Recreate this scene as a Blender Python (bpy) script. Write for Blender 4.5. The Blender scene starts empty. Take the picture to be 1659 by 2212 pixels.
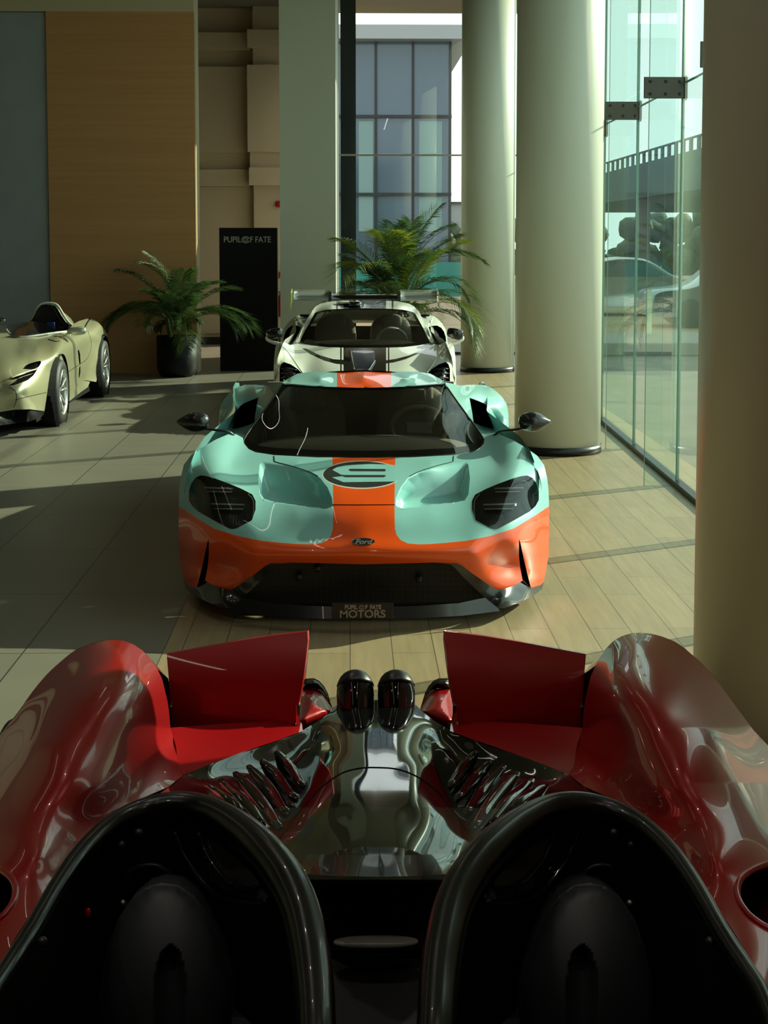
import bpy, bmesh, math, random
import numpy as np
from mathutils import Vector, Matrix
from mathutils.geometry import delaunay_2d_cdt
R = math.radians
random.seed(7)
S = bpy.context.scene
C = S.collection

# ------------------------------------------------------------ camera, world, sun
FPX, CX, CY = 3400.0, 829.5, 798.0            # focal length and principal point in pixels of a 1659x2212 frame
PITCH, YAW = R(4.74), R(1.255)
CAM = np.array((0.0, 0.0, 1.95))
fw = np.array((math.sin(YAW)*math.cos(PITCH), math.cos(YAW)*math.cos(PITCH), -math.sin(PITCH)))
rt = np.array((math.cos(YAW), -math.sin(YAW), 0.0))
up = np.cross(rt, fw)
cd = bpy.data.cameras.new('camera'); cam = bpy.data.objects.new('camera', cd); C.objects.link(cam)
cd.sensor_fit = 'VERTICAL'; cd.sensor_height = 36; cd.lens = FPX/2212*36
cd.shift_y = -(1106-CY)/2212.0
cd.clip_end = 500
M = Matrix(((rt[0], up[0], -fw[0], CAM[0]), (rt[1], up[1], -fw[1], CAM[1]), (rt[2], up[2], -fw[2], CAM[2]), (0, 0, 0, 1)))
cam.matrix_world = M
S.camera = cam

w = bpy.data.worlds.new('sky'); S.world = w; w.use_nodes = True
bg = w.node_tree.nodes['Background']; bg.inputs[0].default_value = (0.97, 1.0, 0.985, 1); bg.inputs[1].default_value = 1.7
sd = bpy.data.lights.new('sun', 'SUN'); sun = bpy.data.objects.new('sun', sd); C.objects.link(sun)
SAZ, SEL = R(30), R(25)                        # azimuth from +X towards +Y, elevation
sdir = Vector((math.cos(SAZ)*math.cos(SEL), math.sin(SAZ)*math.cos(SEL), math.sin(SEL)))
sun.rotation_euler = sdir.to_track_quat('Z', 'Y').to_euler()
sd.energy = 11.5; sd.angle = R(0.6); sd.color = (1.0, 0.83, 0.64)
S.view_settings.view_transform = 'Standard'; S.view_settings.look = 'None'
S.view_settings.gamma = 1; S.view_settings.use_curve_mapping = False
S.view_settings.exposure = 0.0

# ------------------------------------------------------------ helpers
def c(r, g, b):
    f = lambda v: (v/255/12.92) if v/255 <= 0.04045 else ((v/255+0.055)/1.055)**2.4
    return (f(r), f(g), f(b), 1)

def mat(name, col, rough=0.5, metal=0.0, coat=0.0, spec=0.5, emit=0.0):
    m = bpy.data.materials.new(name); m.use_nodes = True
    b = m.node_tree.nodes['Principled BSDF']
    b.inputs['Base Color'].default_value = col; b.inputs['Roughness'].default_value = rough
    b.inputs['Metallic'].default_value = metal; b.inputs['Coat Weight'].default_value = coat
    b.inputs['Coat Roughness'].default_value = 0.02; b.inputs['Specular IOR Level'].default_value = spec
    if emit:
        b.inputs['Emission Color'].default_value = col; b.inputs['Emission Strength'].default_value = emit
    return m

def glass(name, tint, reflect=1.0, ior=1.5, rough=0.0):
    m = bpy.data.materials.new(name); m.use_nodes = True; nt = m.node_tree; nt.nodes.clear()
    o = nt.nodes.new('ShaderNodeOutputMaterial'); mx = nt.nodes.new('ShaderNodeMixShader')
    t = nt.nodes.new('ShaderNodeBsdfTransparent'); g = nt.nodes.new('ShaderNodeBsdfGlossy')
    fr = nt.nodes.new('ShaderNodeFresnel'); fr.inputs[0].default_value = ior
    mu = nt.nodes.new('ShaderNodeMath'); mu.operation = 'MULTIPLY'; mu.inputs[1].default_value = reflect
    t.inputs[0].default_value = (*tint, 1); g.inputs['Roughness'].default_value = rough; g.inputs[0].default_value = (1, 1, 1, 1)
    nt.links.new(fr.outputs[0], mu.inputs[0]); nt.links.new(mu.outputs[0], mx.inputs[0])
    nt.links.new(t.outputs[0], mx.inputs[1]); nt.links.new(g.outputs[0], mx.inputs[2]); nt.links.new(mx.outputs[0], o.inputs[0])
    return m

def tag(o, label=None, cat=None, group=None, kind=None):
    if label: o['label'] = label
    if cat: o['category'] = cat
    if group: o['group'] = group
    if kind: o['kind'] = kind
    return o

def empty(name, loc=(0, 0, 0), label=None, cat=None, group=None):
    o = bpy.data.objects.new(name, None); o.location = loc; o.empty_display_size = 0.1; C.objects.link(o)
    return tag(o, label, cat, group)

def par(o, p):
    if p is not None:
        o.parent = p
        if p.parent is None: o.matrix_parent_inverse = Matrix.Translation(p.location).inverted()
        else: o.matrix_parent_inverse = Matrix.Translation(p.parent.location).inverted() @ Matrix() if False else Matrix()
    return o

def meshobj(name, verts, faces, mats, parent=None, smooth=True, fmat=None, normals=None):
    """vertices are given in world coordinates; children keep them through the parent's offset"""
    v = np.asarray(verts, float)
    if parent is not None:
        off = np.array(wloc(parent)); v = v-off
        if normals is None: pass
    me = bpy.data.meshes.new(name)
    me.from_pydata(v.tolist(), [], [tuple(int(i) for i in f) for f in faces])
    for m in (mats if isinstance(mats, (list, tuple)) else [mats]): me.materials.append(m)
    if fmat is not None: me.polygons.foreach_set('material_index', np.asarray(fmat, dtype=np.int32))
    if smooth: me.polygons.foreach_set('use_smooth', [True]*len(me.polygons))
    me.update()
    if normals is not None: me.normals_split_custom_set_from_vertices([tuple(n) for n in normals])
    o = bpy.data.objects.new(name, me); C.objects.link(o)
    if parent is not None: o.parent = parent
    return o

def wloc(o):
    p = Vector(o.location)
    while o.parent: o = o.parent; p = p+Vector(o.location)
    return tuple(p)

def fromb(name, bm, m, parent=None, smooth=False):
    vs = [tuple(v.co) for v in bm.verts]; bm.verts.index_update()
    fs = [tuple(v.index for v in f.verts) for f in bm.faces]; bm.free()
    return meshobj(name, vs, fs, m, parent, smooth)

def bx(bm, x0, x1, y0, y1, z0, z1, bev=0.0):
    r = bmesh.ops.create_cube(bm, size=1.0)
    for v in r['verts']:
        v.co = Vector(((x0+x1)/2+v.co.x*(x1-x0), (y0+y1)/2+v.co.y*(y1-y0), (z0+z1)/2+v.co.z*(z1-z0)))
    if bev:
        es = {e for v in r['verts'] for e in v.link_edges}
        bmesh.ops.bevel(bm, geom=list(es), offset=bev, segments=2, profile=0.5, affect='EDGES')

def box(name, x0, x1, y0, y1, z0, z1, m, parent=None, bev=0.0):
    bm = bmesh.new(); bx(bm, x0, x1, y0, y1, z0, z1, bev); return fromb(name, bm, m, parent)

def catmull(pts, n):
    p = np.asarray(pts, float); p = np.vstack([2*p[0]-p[1], p, 2*p[-1]-p[-2]]); out = []
    for i in range(1, len(p)-2):
        for t in np.arange(n)/n:
            out.append(0.5*((2*p[i])+(-p[i-1]+p[i+1])*t+(2*p[i-1]-5*p[i]+4*p[i+1]-p[i+2])*t*t+(-p[i-1]+3*p[i]-3*p[i+1]+p[i+2])*t**3))
    out.append(p[-2]); return np.array(out)

def tube_data(pts, rad, seg=12, flat=1.0, closed=False):
    p = np.asarray(pts, float); n = len(p); rad = np.broadcast_to(np.asarray(rad, float), (n,))
    t = np.gradient(p, axis=0)
    if closed: t = (np.roll(p, -1, 0)-np.roll(p, 1, 0))
    t /= np.linalg.norm(t, axis=1)[:, None]
    vs, fs = [], []
    ref = np.array((0, 0, 1.0)) if abs(t[0][2]) < 0.9 else np.array((1.0, 0, 0))
    for i in range(n):
        a = np.cross(t[i], ref); a /= np.linalg.norm(a); b = np.cross(a, t[i]); ref = b
        for k in range(seg):
            an = 2*math.pi*k/seg; vs.append(p[i]+a*math.cos(an)*rad[i]+b*math.sin(an)*rad[i]*flat)
    m = n if closed else n-1
    for i in range(m):
        j = (i+1) % n
        for k in range(seg):
            k2 = (k+1) % seg; fs.append((i*seg+k, i*seg+k2, j*seg+k2, j*seg+k))
    if not closed:
        fs.append(tuple(range(seg))[::-1]); fs.append(tuple(range((n-1)*seg, n*seg)))
    return vs, fs

def tube(name, pts, rad, m, parent=None, seg=12, flat=1.0, closed=False):
    v, f = tube_data(pts, rad, seg, flat, closed); return meshobj(name, v, f, m, parent)

def lathe_data(prof, center, axis='z', seg=48, ang0=0):
    cx, cy, cz = center; vs, fs = [], []
    n = len(prof)
    for k in range(seg):
        a = 2*math.pi*k/seg+ang0
        for r, h in prof:
            ca, sa = r*math.cos(a), r*math.sin(a)
            vs.append({'z': (cx+ca, cy+sa, cz+h), 'x': (cx+h, cy+ca, cz+sa), 'y': (cx+ca, cy+h, cz+sa)}[axis])
    for k in range(seg):
        k2 = (k+1) % seg
        for i in range(n-1): fs.append((k*n+i, k2*n+i, k2*n+i+1, k*n+i+1))
    return vs, fs

def lathe(name, prof, center, m, parent=None, axis='z', seg=48, smooth=True):
    v, f = lathe_data(prof, center, axis, seg); return meshobj(name, v, f, m, parent, smooth)

def ellipsoid_data(center, r, power=1.0, nu=24, nv=16, rot=None):
    vs, fs = [], []
    for j in range(nv+1):
        ph = math.pi*j/nv-math.pi/2
        for i in range(nu):
            th = 2*math.pi*i/nu
            q = np.array((math.cos(ph)*math.cos(th), math.cos(ph)*math.sin(th), math.sin(ph)))
            q = np.sign(q)*np.abs(q)**power*np.array(r)
            if rot is not None: q = np.array(rot @ Vector(q))
            vs.append(np.array(center)+q)
    for j in range(nv):
        for i in range(nu):
            i2 = (i+1) % nu; fs.append((j*nu+i, j*nu+i2, (j+1)*nu+i2, (j+1)*nu+i))
    return vs, fs

def ellipsoid(name, center, r, m, parent=None, power=1.0, nu=24, nv=16, rot=None):
    v, f = ellipsoid_data(center, r, power, nu, nv, rot); return meshobj(name, v, f, m, parent)

def merge(datas):
    vs, fs, fm = [], [], []
    for k, d in enumerate(datas):
        o = len(vs); vs += [tuple(p) for p in d[0]]; fs += [tuple(i+o for i in f) for f in d[1]]; fm += [d[2] if len(d) > 2 else 0]*len(d[1])
    return vs, fs, fm

# ---- pixels (in the 1659x2212 frame) plus a distance give a point in the room
def P(px, py, Y):
    px, py, Y = (np.asarray(a, float) for a in (px, py, Y))
    a, b = (px-CX)/FPX, -(py-CY)/FPX
    d = fw+a[..., None]*rt+b[..., None]*up
    t = Y/d[..., 1]
    return CAM+d*t[..., None]
def Yz(px, py, z):
    """distance at which the ray through a pixel reaches height z"""
    a, b = (px-CX)/FPX, -(py-CY)/FPX
    d = fw+a*rt+b*up
    return d[1]*(z-CAM[2])/d[2]
def Pz(px, py, z): return P(px, py, Yz(px, py, z))

def rbf(pts, smooth=0.0):
    """thin-plate spline through (u, v, value)"""
    p = np.asarray(pts, float); X = p[:, :2]/100.0; n = len(p)
    def K(A, B):
        r2 = ((A[:, None, :]-B[None, :, :])**2).sum(-1); return 0.5*r2*np.log(r2+1e-12)
    A = np.zeros((n+3, n+3)); A[:n, :n] = K(X, X)+smooth*np.eye(n); A[:n, n] = 1; A[:n, n+1:] = X
    A[n, :n] = 1; A[n+1:, :n] = X.T
    s = np.linalg.solve(A, np.concatenate([p[:, 2], np.zeros(3)]))
    def f(u, v):
        u, v = np.broadcast_arrays(np.asarray(u, float), np.asarray(v, float)); sh = u.shape
        Q = np.stack([u.ravel(), v.ravel()], 1)/100.0; out = np.empty(len(Q))
        for i in range(0, len(Q), 20000):
            q = Q[i:i+20000]; out[i:i+20000] = K(q, X) @ s[:n]+s[n]+q @ s[n+1:]
        return out.reshape(sh)
    return f

def inside(poly, u, v):
    poly = np.asarray(poly, float); r = np.zeros(u.shape, bool); n = len(poly)
    for i in range(n):
        x1, y1 = poly[i]; x2, y2 = poly[(i+1) % n]
        if y1 == y2: continue
        cnd = ((y1 > v) != (y2 > v)) & (u < (x2-x1)*(v-y1)/(y2-y1)+x1)
        r ^= cnd
    return r

def dist(poly, u, v, closed=True):
    poly = np.asarray(poly, float); n = len(poly); d = np.full(u.shape, 1e9)
    for i in range(n if closed else n-1):
        a = poly[i]; b = poly[(i+1) % n]; ab = b-a; L = (ab**2).sum()+1e-12
        t = np.clip(((u-a[0])*ab[0]+(v-a[1])*ab[1])/L, 0, 1)
        d = np.minimum(d, np.hypot(u-a[0]-t*ab[0], v-a[1]-t*ab[1]))
    return d

def resample(poly, step, closed=True):
    p = [np.array(q, float) for q in poly]; out = []
    n = len(p)
    for i in range(n if closed else n-1):
        a, b = p[i], p[(i+1) % n]; k = max(1, int(math.ceil(np.linalg.norm(b-a)/step)))
        for j in range(k): out.append(a+(b-a)*j/k)
    if not closed: out.append(p[-1])
    return np.array(out)

def smoothp(poly, n=4, closed=True):
    p = np.asarray(poly, float)
    if closed:
        q = np.vstack([p[-2:], p, p[:2]]); out = []
        for i in range(2, len(q)-2):
            for t in np.arange(n)/n:
                out.append(0.5*((2*q[i])+(-q[i-1]+q[i+1])*t+(2*q[i-1]-5*q[i]+4*q[i+1]-q[i+2])*t*t+(-q[i-1]+3*q[i]-3*q[i+1]+q[i+2])*t**3))
        return np.array(out)
    return catmull(p, n)

def mir(poly, cx):
    """close a right-half outline with its mirror image about u = cx"""
    p = [tuple(q) for q in poly]; m = [(2*cx-u, v) for u, v in p if abs(u-cx) > 0.01]
    return p+m[::-1]
def flip(poly, cx): return [(2*cx-q[0],)+tuple(q[1:]) for q in poly]

def panel(name, outline, lift, mats, parent=None, holes=(), subs=(), step=4.0, normals=True, bstep=None):
    """triangulate an outline (minus holes, split along subs=[(poly, mat index)]) on a fine grid and lift it into space"""
    bstep = bstep or step
    loops = [resample(outline, bstep)]+[resample(h, bstep) for h in holes]+[resample(s[0], bstep) for s in subs]
    o = np.asarray(outline, float); x0, y0 = o.min(0); x1, y1 = o.max(0)
    gx, gy = np.meshgrid(np.arange(x0+step/2, x1, step), np.arange(y0+step/2, y1, step)); gx = gx.ravel(); gy = gy.ravel()
    keep = inside(outline, gx, gy)
    for L in loops: keep &= dist(L, gx, gy) > step*0.45
    for h in holes: keep &= ~inside(h, gx, gy)
    vc, ed = [], []
    for L in loops:
        b = len(vc); vc += [Vector(q) for q in L]; ed += [(b+i, b+(i+1) % len(L)) for i in range(len(L))]
    vc += [Vector(q) for q in zip(gx[keep], gy[keep])]
    V, _, F, *_ = delaunay_2d_cdt(vc, ed, [], 0, 1e-5)
    V = np.array([tuple(v) for v in V]); F = np.array([tuple(f) for f in F if len(f) == 3])
    cen = V[F].mean(1); k = inside(outline, cen[:, 0], cen[:, 1])
    for h in holes: k &= ~inside(h, cen[:, 0], cen[:, 1])
    F = F[k]; cen = cen[k]
    fm = np.zeros(len(F), int)
    for s, i in subs: fm[inside(s, cen[:, 0], cen[:, 1])] = i
    W = lift(V[:, 0], V[:, 1]); N = None
    if normals:
        e = 0.6
        a = lift(V[:, 0]+e, V[:, 1])-lift(V[:, 0]-e, V[:, 1]); b = lift(V[:, 0], V[:, 1]+e)-lift(V[:, 0], V[:, 1]-e)
        N = np.cross(b, a); N /= np.linalg.norm(N, axis=1)[:, None]+1e-12
    used = np.unique(F); mp = -np.ones(len(V), int); mp[used] = np.arange(len(used)); F = mp[F]; W = W[used]
    fn = np.cross(W[F[:, 1]]-W[F[:, 0]], W[F[:, 2]]-W[F[:, 0]])
    if normals:
        N = N[used]
        fl = (fn*N[F].mean(1)).sum(1) < 0; F[fl] = F[fl][:, ::-1]
    return meshobj(name, W, F, mats, parent, True, fm, N)

def strip(name, outline, lift1, lift2, m, parent=None, step=6.0, closed=True, smooth=True):
    """wall between the same outline lifted by two functions"""
    L = resample(outline, step, closed); a = lift1(L[:, 0], L[:, 1]); b = lift2(L[:, 0], L[:, 1]); n = len(L)
    vs = np.vstack([a, b]); fs = []
    for i in range(n if closed else n-1): j = (i+1) % n; fs.append((i, j, n+j, n+i))
    return meshobj(name, vs, fs, m, parent, smooth)

def lpx(D):
    """lift for outlines in pixels: D gives distance for each pixel"""
    return lambda u, v: P(u, v, D(u, v))

def text(name, s, size, m, parent, loc, rot=(R(90), 0, 0), depth=0.002, bold=0.0, align='CENTER', shear=0.0, sx=1.0):
    cu = bpy.data.curves.new(name, 'FONT'); cu.body = s; cu.size = size; cu.extrude = depth; cu.offset = bold; cu.align_x = align; cu.align_y = 'CENTER'; cu.shear = shear
    t = bpy.data.objects.new('tmp', cu); C.objects.link(t)
    dg = bpy.context.evaluated_depsgraph_get(); me = bpy.data.meshes.new_from_object(t.evaluated_get(dg))
    bpy.data.objects.remove(t); me.name = name
    o = bpy.data.objects.new(name, me); C.objects.link(o); me.materials.clear(); me.materials.append(m)
    mt = Matrix.Translation(loc) @ (Matrix.Rotation(rot[2], 4, 'Z') @ Matrix.Rotation(rot[0], 4, 'X')) @ Matrix.Diagonal((sx, 1, 1, 1))
    me.transform(Matrix.Translation(-Vector(wloc(parent))) @ mt if parent else mt)
    if parent: o.parent = parent
    return o

def children(o): return [x for x in C.objects if x.parent == o]
def copy_tree(o, loc=None, parent=None):
    n = o.copy(); C.objects.link(n); n.parent = parent
    if loc is not None: n.location = loc
    for ch in children(o): copy_tree(ch, None, n)
    return n

# ------------------------------------------------------------ materials
def paint(name, col, rough=0.32, metal=0.0, coat=.6): return mat(name, col, rough, metal, coat, .4)
M_cream = mat('cream_plaster', c(186, 172, 140), 0.75)
M_pillar = mat('grey_white_plaster', c(196, 200, 184), 0.6)
M_column = mat('column_paint', c(212, 212, 196), 0.4, spec=0.6)
M_black = mat('satin_black', c(14, 14, 15), 0.35)
M_void = mat('matte_black', c(6, 6, 7), 0.8, spec=0.15)
M_dark = mat('dark_metal', c(40, 44, 48), 0.35, 0.3)
M_steel = mat('brushed_steel', c(150, 145, 135), 0.35, 1.0)
M_chrome = mat('chrome', c(215, 215, 215), 0.12, 1.0)
M_rubber = mat('tyre_rubber', c(20, 20, 21), 0.6)
M_red = mat('signal_red', c(150, 18, 12), 0.4)
M_glasswall = glass('teal_glass', (0.78, 0.91, 0.87), 0.28)
M_glassback = glass('clear_glass', (0.93, 0.975, 0.965), 0.9)
M_fin = glass('fin_glass', (0.90, 0.965, 0.94), 0.5)
M_edge = mat('glass_edge', c(120, 160, 145), 0.2)
M_clamp = mat('clamp_steel', c(92, 88, 82), 0.4, 0.8)

def noise_mix(m, c1, c2, scale, stretch=(1, 1, 1), detail=4, lo=0.35, hi=0.65, coord='Object'):
    nt = m.node_tree; b = nt.nodes['Principled BSDF']
    tc = nt.nodes.new('ShaderNodeTexCoord'); mp = nt.nodes.new('ShaderNodeMapping'); mp.inputs['Scale'].default_value = stretch
    n = nt.nodes.new('ShaderNodeTexNoise'); n.inputs['Scale'].default_value = scale; n.inputs['Detail'].default_value = detail
    r = nt.nodes.new('ShaderNodeValToRGB'); r.color_ramp.elements[0].position = lo; r.color_ramp.elements[1].position = hi
    r.color_ramp.elements[0].color = c1; r.color_ramp.elements[1].color = c2
    nt.links.new(tc.outputs[coord], mp.inputs[0]); nt.links.new(mp.outputs[0], n.inputs[0])
    nt.links.new(n.outputs[0], r.inputs[0]); nt.links.new(r.outputs[0], b.inputs['Base Color']); return m
M_oak = noise_mix(mat('oak_veneer', c(150, 105, 62), 0.55), c(176, 128, 80), c(188, 139, 89), 2.2, (0.2, 1, 9), 4, .3, .7)
M_greywall = noise_mix(mat('grey_panel', c(96, 102, 104), 0.6), c(142, 148, 150), c(148, 154, 156), 3)

def floor_mat():
    m = bpy.data.materials.new('showroom_tiles'); m.use_nodes = True; nt = m.node_tree; L = nt.links.new; N = nt.nodes.new
    b = nt.nodes['Principled BSDF']; tc = N('ShaderNodeTexCoord')
    def brick(w, h, off, c1, c2, mc, ms, loc):
        mp = N('ShaderNodeMapping'); mp.inputs['Location'].default_value = loc; mp.inputs['Rotation'].default_value = (0, 0, R(90))
        k = N('ShaderNodeTexBrick'); k.offset = off; k.offset_frequency = 2; k.inputs['Scale'].default_value = 1
        k.inputs['Brick Width'].default_value = w; k.inputs['Row Height'].default_value = h; k.inputs['Mortar Size'].default_value = ms
        k.inputs['Color1'].default_value = c1; k.inputs['Color2'].default_value = c2; k.inputs['Mortar'].default_value = mc
        k.inputs['Mortar Smooth'].default_value = 0.1
        L(tc.outputs['Object'], mp.inputs[0]); L(mp.outputs[0], k.inputs[0]); return k
    wood = brick(1.2, 0.2, 0.37, c(158, 139, 108), c(146, 129, 100), c(84, 76, 62), 0.0022, (0.1, 0.0, 0))
    grey = brick(1.25, 0.662, 0.0, c(122, 117, 104), c(118, 114, 102), c(58, 56, 52), 0.004, (-0.17, 0.223, 0))
    n = N('ShaderNodeTexNoise'); mp = N('ShaderNodeMapping'); mp.inputs['Scale'].default_value = (26, 1.6, 1)
    n.inputs['Scale'].default_value = 1.0; n.inputs['Detail'].default_value = 6; n.inputs['Roughness'].default_value = 0.65
    L(tc.outputs['Object'], mp.inputs[0]); L(mp.outputs[0], n.inputs[0])
    rr = N('ShaderNodeMapRange'); rr.inputs[1].default_value = 0.3; rr.inputs[2].default_value = 0.7; rr.inputs[3].default_value = 0.84; rr.inputs[4].default_value = 1.1
    L(n.outputs[0], rr.inputs[0])
    mw = N('ShaderNodeMix'); mw.data_type = 'RGBA'; mw.blend_type = 'MULTIPLY'; mw.inputs[0].default_value = 1
    L(wood.outputs[0], mw.inputs[6]); L(rr.outputs[0], mw.inputs[7])
    n2 = N('ShaderNodeTexNoise'); n2.inputs['Scale'].default_value = 1.3; n2.inputs['Detail'].default_value = 5
    L(tc.outputs['Object'], n2.inputs[0])
    r2 = N('ShaderNodeMapRange'); r2.inputs[1].default_value = 0.3; r2.inputs[2].default_value = 0.7; r2.inputs[3].default_value = 0.92; r2.inputs[4].default_value = 1.05
    L(n2.outputs[0], r2.inputs[0])
    mg = N('ShaderNodeMix'); mg.data_type = 'RGBA'; mg.blend_type = 'MULTIPLY'; mg.inputs[0].default_value = 1
    L(grey.outputs[0], mg.inputs[6]); L(r2.outputs[0], mg.inputs[7])
    sx = N('ShaderNodeSeparateXYZ'); L(tc.outputs['Object'], sx.inputs[0])
    gt = N('ShaderNodeMath'); gt.operation = 'GREATER_THAN'; gt.inputs[1].default_value = -0.885; L(sx.outputs[0], gt.inputs[0])
    mx = N('ShaderNodeMix'); mx.data_type = 'RGBA'; L(gt.outputs[0], mx.inputs[0]); L(mg.outputs[2], mx.inputs[6]); L(mw.outputs[2], mx.inputs[7])
    L(mx.outputs[2], b.inputs['Base Color'])
    b.inputs['Roughness'].default_value = 0.42; b.inputs['Specular IOR Level'].default_value = 0.35
    return m

def structure(o): o['kind'] = 'structure'; return o
# ------------------------------------------------------------ room shell
H = 6.2
structure(box('floor', -12, 2.95, -8, 26.5, -0.2, 0, floor_mat()))
M_ceil = mat('ceiling_paint', c(112, 106, 92), 0.8)
structure(box('ceiling', -12.2, 3.2, -8.2, 30.2, H, H+0.2, M_ceil))
structure(box('wall_left', -12.2, -12, -8.2, 30.2, -0.2, H, M_cream))
structure(box('wall_front', -12, 2.5, -8.2, -8, -0.2, H, M_cream))

def wx(Y): return 2.58+(Y-11.76)*(0.12/5.07)                 # the glazed side runs almost parallel to the cars
zt = float(P(300, 25, 22.86)[2])
xl, xm, xr = -12.0, float(P(112, 800, 22.86)[0]), float(P(426, 800, 22.86)[0])
box_w = structure(box('wall_back_oak', xm, xr, 22.86, 22.92, 0, zt, M_oak)); box_w.name = 'wall_back'
structure(box('wall_grey', xl, xm, 22.9, 22.96, 0, zt-0.01, M_greywall))
structure(box('wall_end', xl, xr+0.004, 22.96, 23.45, 0, H, M_cream))
structure(box('wall_fascia', xl, xr, 22.86, 22.96, zt, H, M_cream))
# farther cream wall with raised bands, seen through the gap
YB = 29.6
structure(box('wall_far', -6.0, -1.0, YB, YB+0.2, 0, H, M_cream))
structure(box('baseboard_far', -5.0, -1.2, YB-0.45, YB-0.38, 0, 0.14, M_black))
structure(box('floor_far', -12, -1.0, 26.5, YB, -0.2, 0, floor_mat()))
def relief(px0, px1, py0, py1, pro):
    a = P(px0, py1, YB-pro); b = P(px1, py0, YB-pro); return (a[0], b[0], YB-pro, YB+0.01, a[2], b[2])
bm = bmesh.new()
for r in ((300, 540, 70, 108, .16), (534, 660, 64, 102, .4), (300, 535, 144, 330, .14), (535, 660, 140, 328, .38),
          (300, 540, 330, 366, .06), (540, 660, 328, 363, .3), (300, 540, 366, 402, .18), (538, 660, 362, 400, .42), (300, 551, 403, 720, .05)):
    bx(bm, *relief(*r))
bx(bm, float(P(549, 300, YB)[0]), -1.0, YB-.24, YB, 0, H)
structure(fromb('trim_1', bm, M_cream))
# square pillar beside the back window
a0 = P(606, 700, 24.2)[0]; a1 = P(726, 700, 24.2)[0]; a2 = P(733, 700, 26.4)[0]
vs = [(a0, 24.2, 0), (a1, 24.2, 0), (a2, 26.6, 0), (a0, 26.6, 0)]; vs += [(x, y, H) for x, y, z in vs]
p = meshobj('pillar', vs, [(0, 1, 5, 4), (1, 2, 6, 5), (2, 3, 7, 6), (3, 0, 4, 7), (4, 5, 6, 7), (3, 2, 1, 0)], M_pillar, None, False)
tag(p, 'square grey-white pillar between the black sign slab and the back window', 'pillar')
win3 = structure(empty('window_3', (-1.05, 28, 0)))
box('pane', -1.06, -1.04, 26.65, YB, 0.05, H, M_glassback, win3)
box('frame', -1.1, -1.0, 26.6, YB, 0, 0.05, M_dark, win3)
structure(box('wall_outer', -12, -6.0, YB, YB+.2, 0, H, M_cream))

# back window
YW = 26.5
win = structure(empty('window_1', (1.3, YW, 0)))
def quad(name, pts, m, parent=None): return meshobj(name, pts, [(0, 1, 2, 3)], m, parent, False)
xe = wx(YW)
for z0, z1 in ((0, 3.33), (3.36, H)):
    box('pane', a2, xe, YW, YW+0.016, z0+.02, z1, M_glassback, win)
box('transom', a2, xe, YW-.01, YW+.03, 3.33, 3.36, M_steel, win)
xmul0, xmul1 = float(P(736, 400, YW)[0]), float(P(769, 400, YW)[0])
box('mullion', xmul0, xmul1, YW+.03, YW+.2, 0, H, M_dark, win)
box('sill', a2, xe, YW-.03, YW+.05, 0, 0.05, M_dark, win)

# side glazing with glass fins and clamp plates
win2 = structure(empty('window_2', (2.6, 12, 0)))
ys = [12.3+2.2*k for k in range(-9, 7)]
ys = [5.4]+[y for y in ys if 5.8 < y < YW-.5]+[YW]
ZT = 3.15
def slab(name, xa, ya, xb, yb, z0, z1, th, m, parent):
    d = np.array((xb-xa, yb-ya)); d /= np.linalg.norm(d); n = np.array((d[1], -d[0]))*th/2
    q = [(xa-n[0], ya-n[1]), (xb-n[0], yb-n[1]), (xb+n[0], yb+n[1]), (xa+n[0], ya+n[1])]
    vs = [(x, y, z0) for x, y in q]+[(x, y, z1) for x, y in q]
    return meshobj(name, vs, [(0, 1, 5, 4), (1, 2, 6, 5), (2, 3, 7, 6), (3, 0, 4, 7), (4, 5, 6, 7), (3, 2, 1, 0)], m, parent, False)
for ya, yb in zip(ys[:-1], ys[1:]):
    g = 0.006
    slab('pane', wx(ya), ya+g, wx(yb), yb-g, 0.03, ZT-.006, 0.012, M_glasswall, win2)
    slab('pane', wx(ya), ya+g, wx(yb), yb-g, ZT+.006, H, 0.012, M_glasswall, win2)
slab('floor_channel', wx(5.4), 5.4, wx(YW), YW, 0, 0.045, 0.07, M_black, win2)
slab('glazing_joint', wx(5.4), 5.4, wx(YW), YW, ZT-.006, ZT+.006, 0.014, M_edge, win2)
for y in ys[1:-1]:
    x = wx(y)
    f = box('fin', x-0.262, x-0.012, y-0.007, y+0.007, 0.0, H, M_fin, win2)
    box('fin_edge', x-0.266, x-0.262, y-0.007, y+0.007, 0.0, H, M_edge, f)
    box('fin_seal', x-0.012, x+0.012, y-0.009, y+0.009, 0.0, H, M_edge, f)
    if 5 < y < 20:
        pl = box('clamp_plate', x-0.31, x+0.03, y-0.022, y-0.008, ZT-.115, ZT+.05, M_clamp, win2, 0.003)
        bm = bmesh.new()
        for bxx in (-.26, -.14, -.03):
            for bz in (-.08, .015):
                r = bmesh.ops.create_cone(bm, cap_ends=True, segments=14, radius1=.013, radius2=.010, depth=.012)
                for v in r['verts']: v.co = Vector((x+bxx+v.co.x, y-.028+v.co.z*-1, ZT+bz+v.co.y))
        fromb('bolts', bm, M_dark, pl)
        box('hinge_knuckle', x+.002, x+.024, y-.04, y-.02, ZT-.13, ZT+.06, M_steel, pl, 0.004)

structure(slab('wall_right', wx(-8.1), -8.1, wx(5.4), 5.4, -.1, H, 0.2, M_cream, None))
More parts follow.
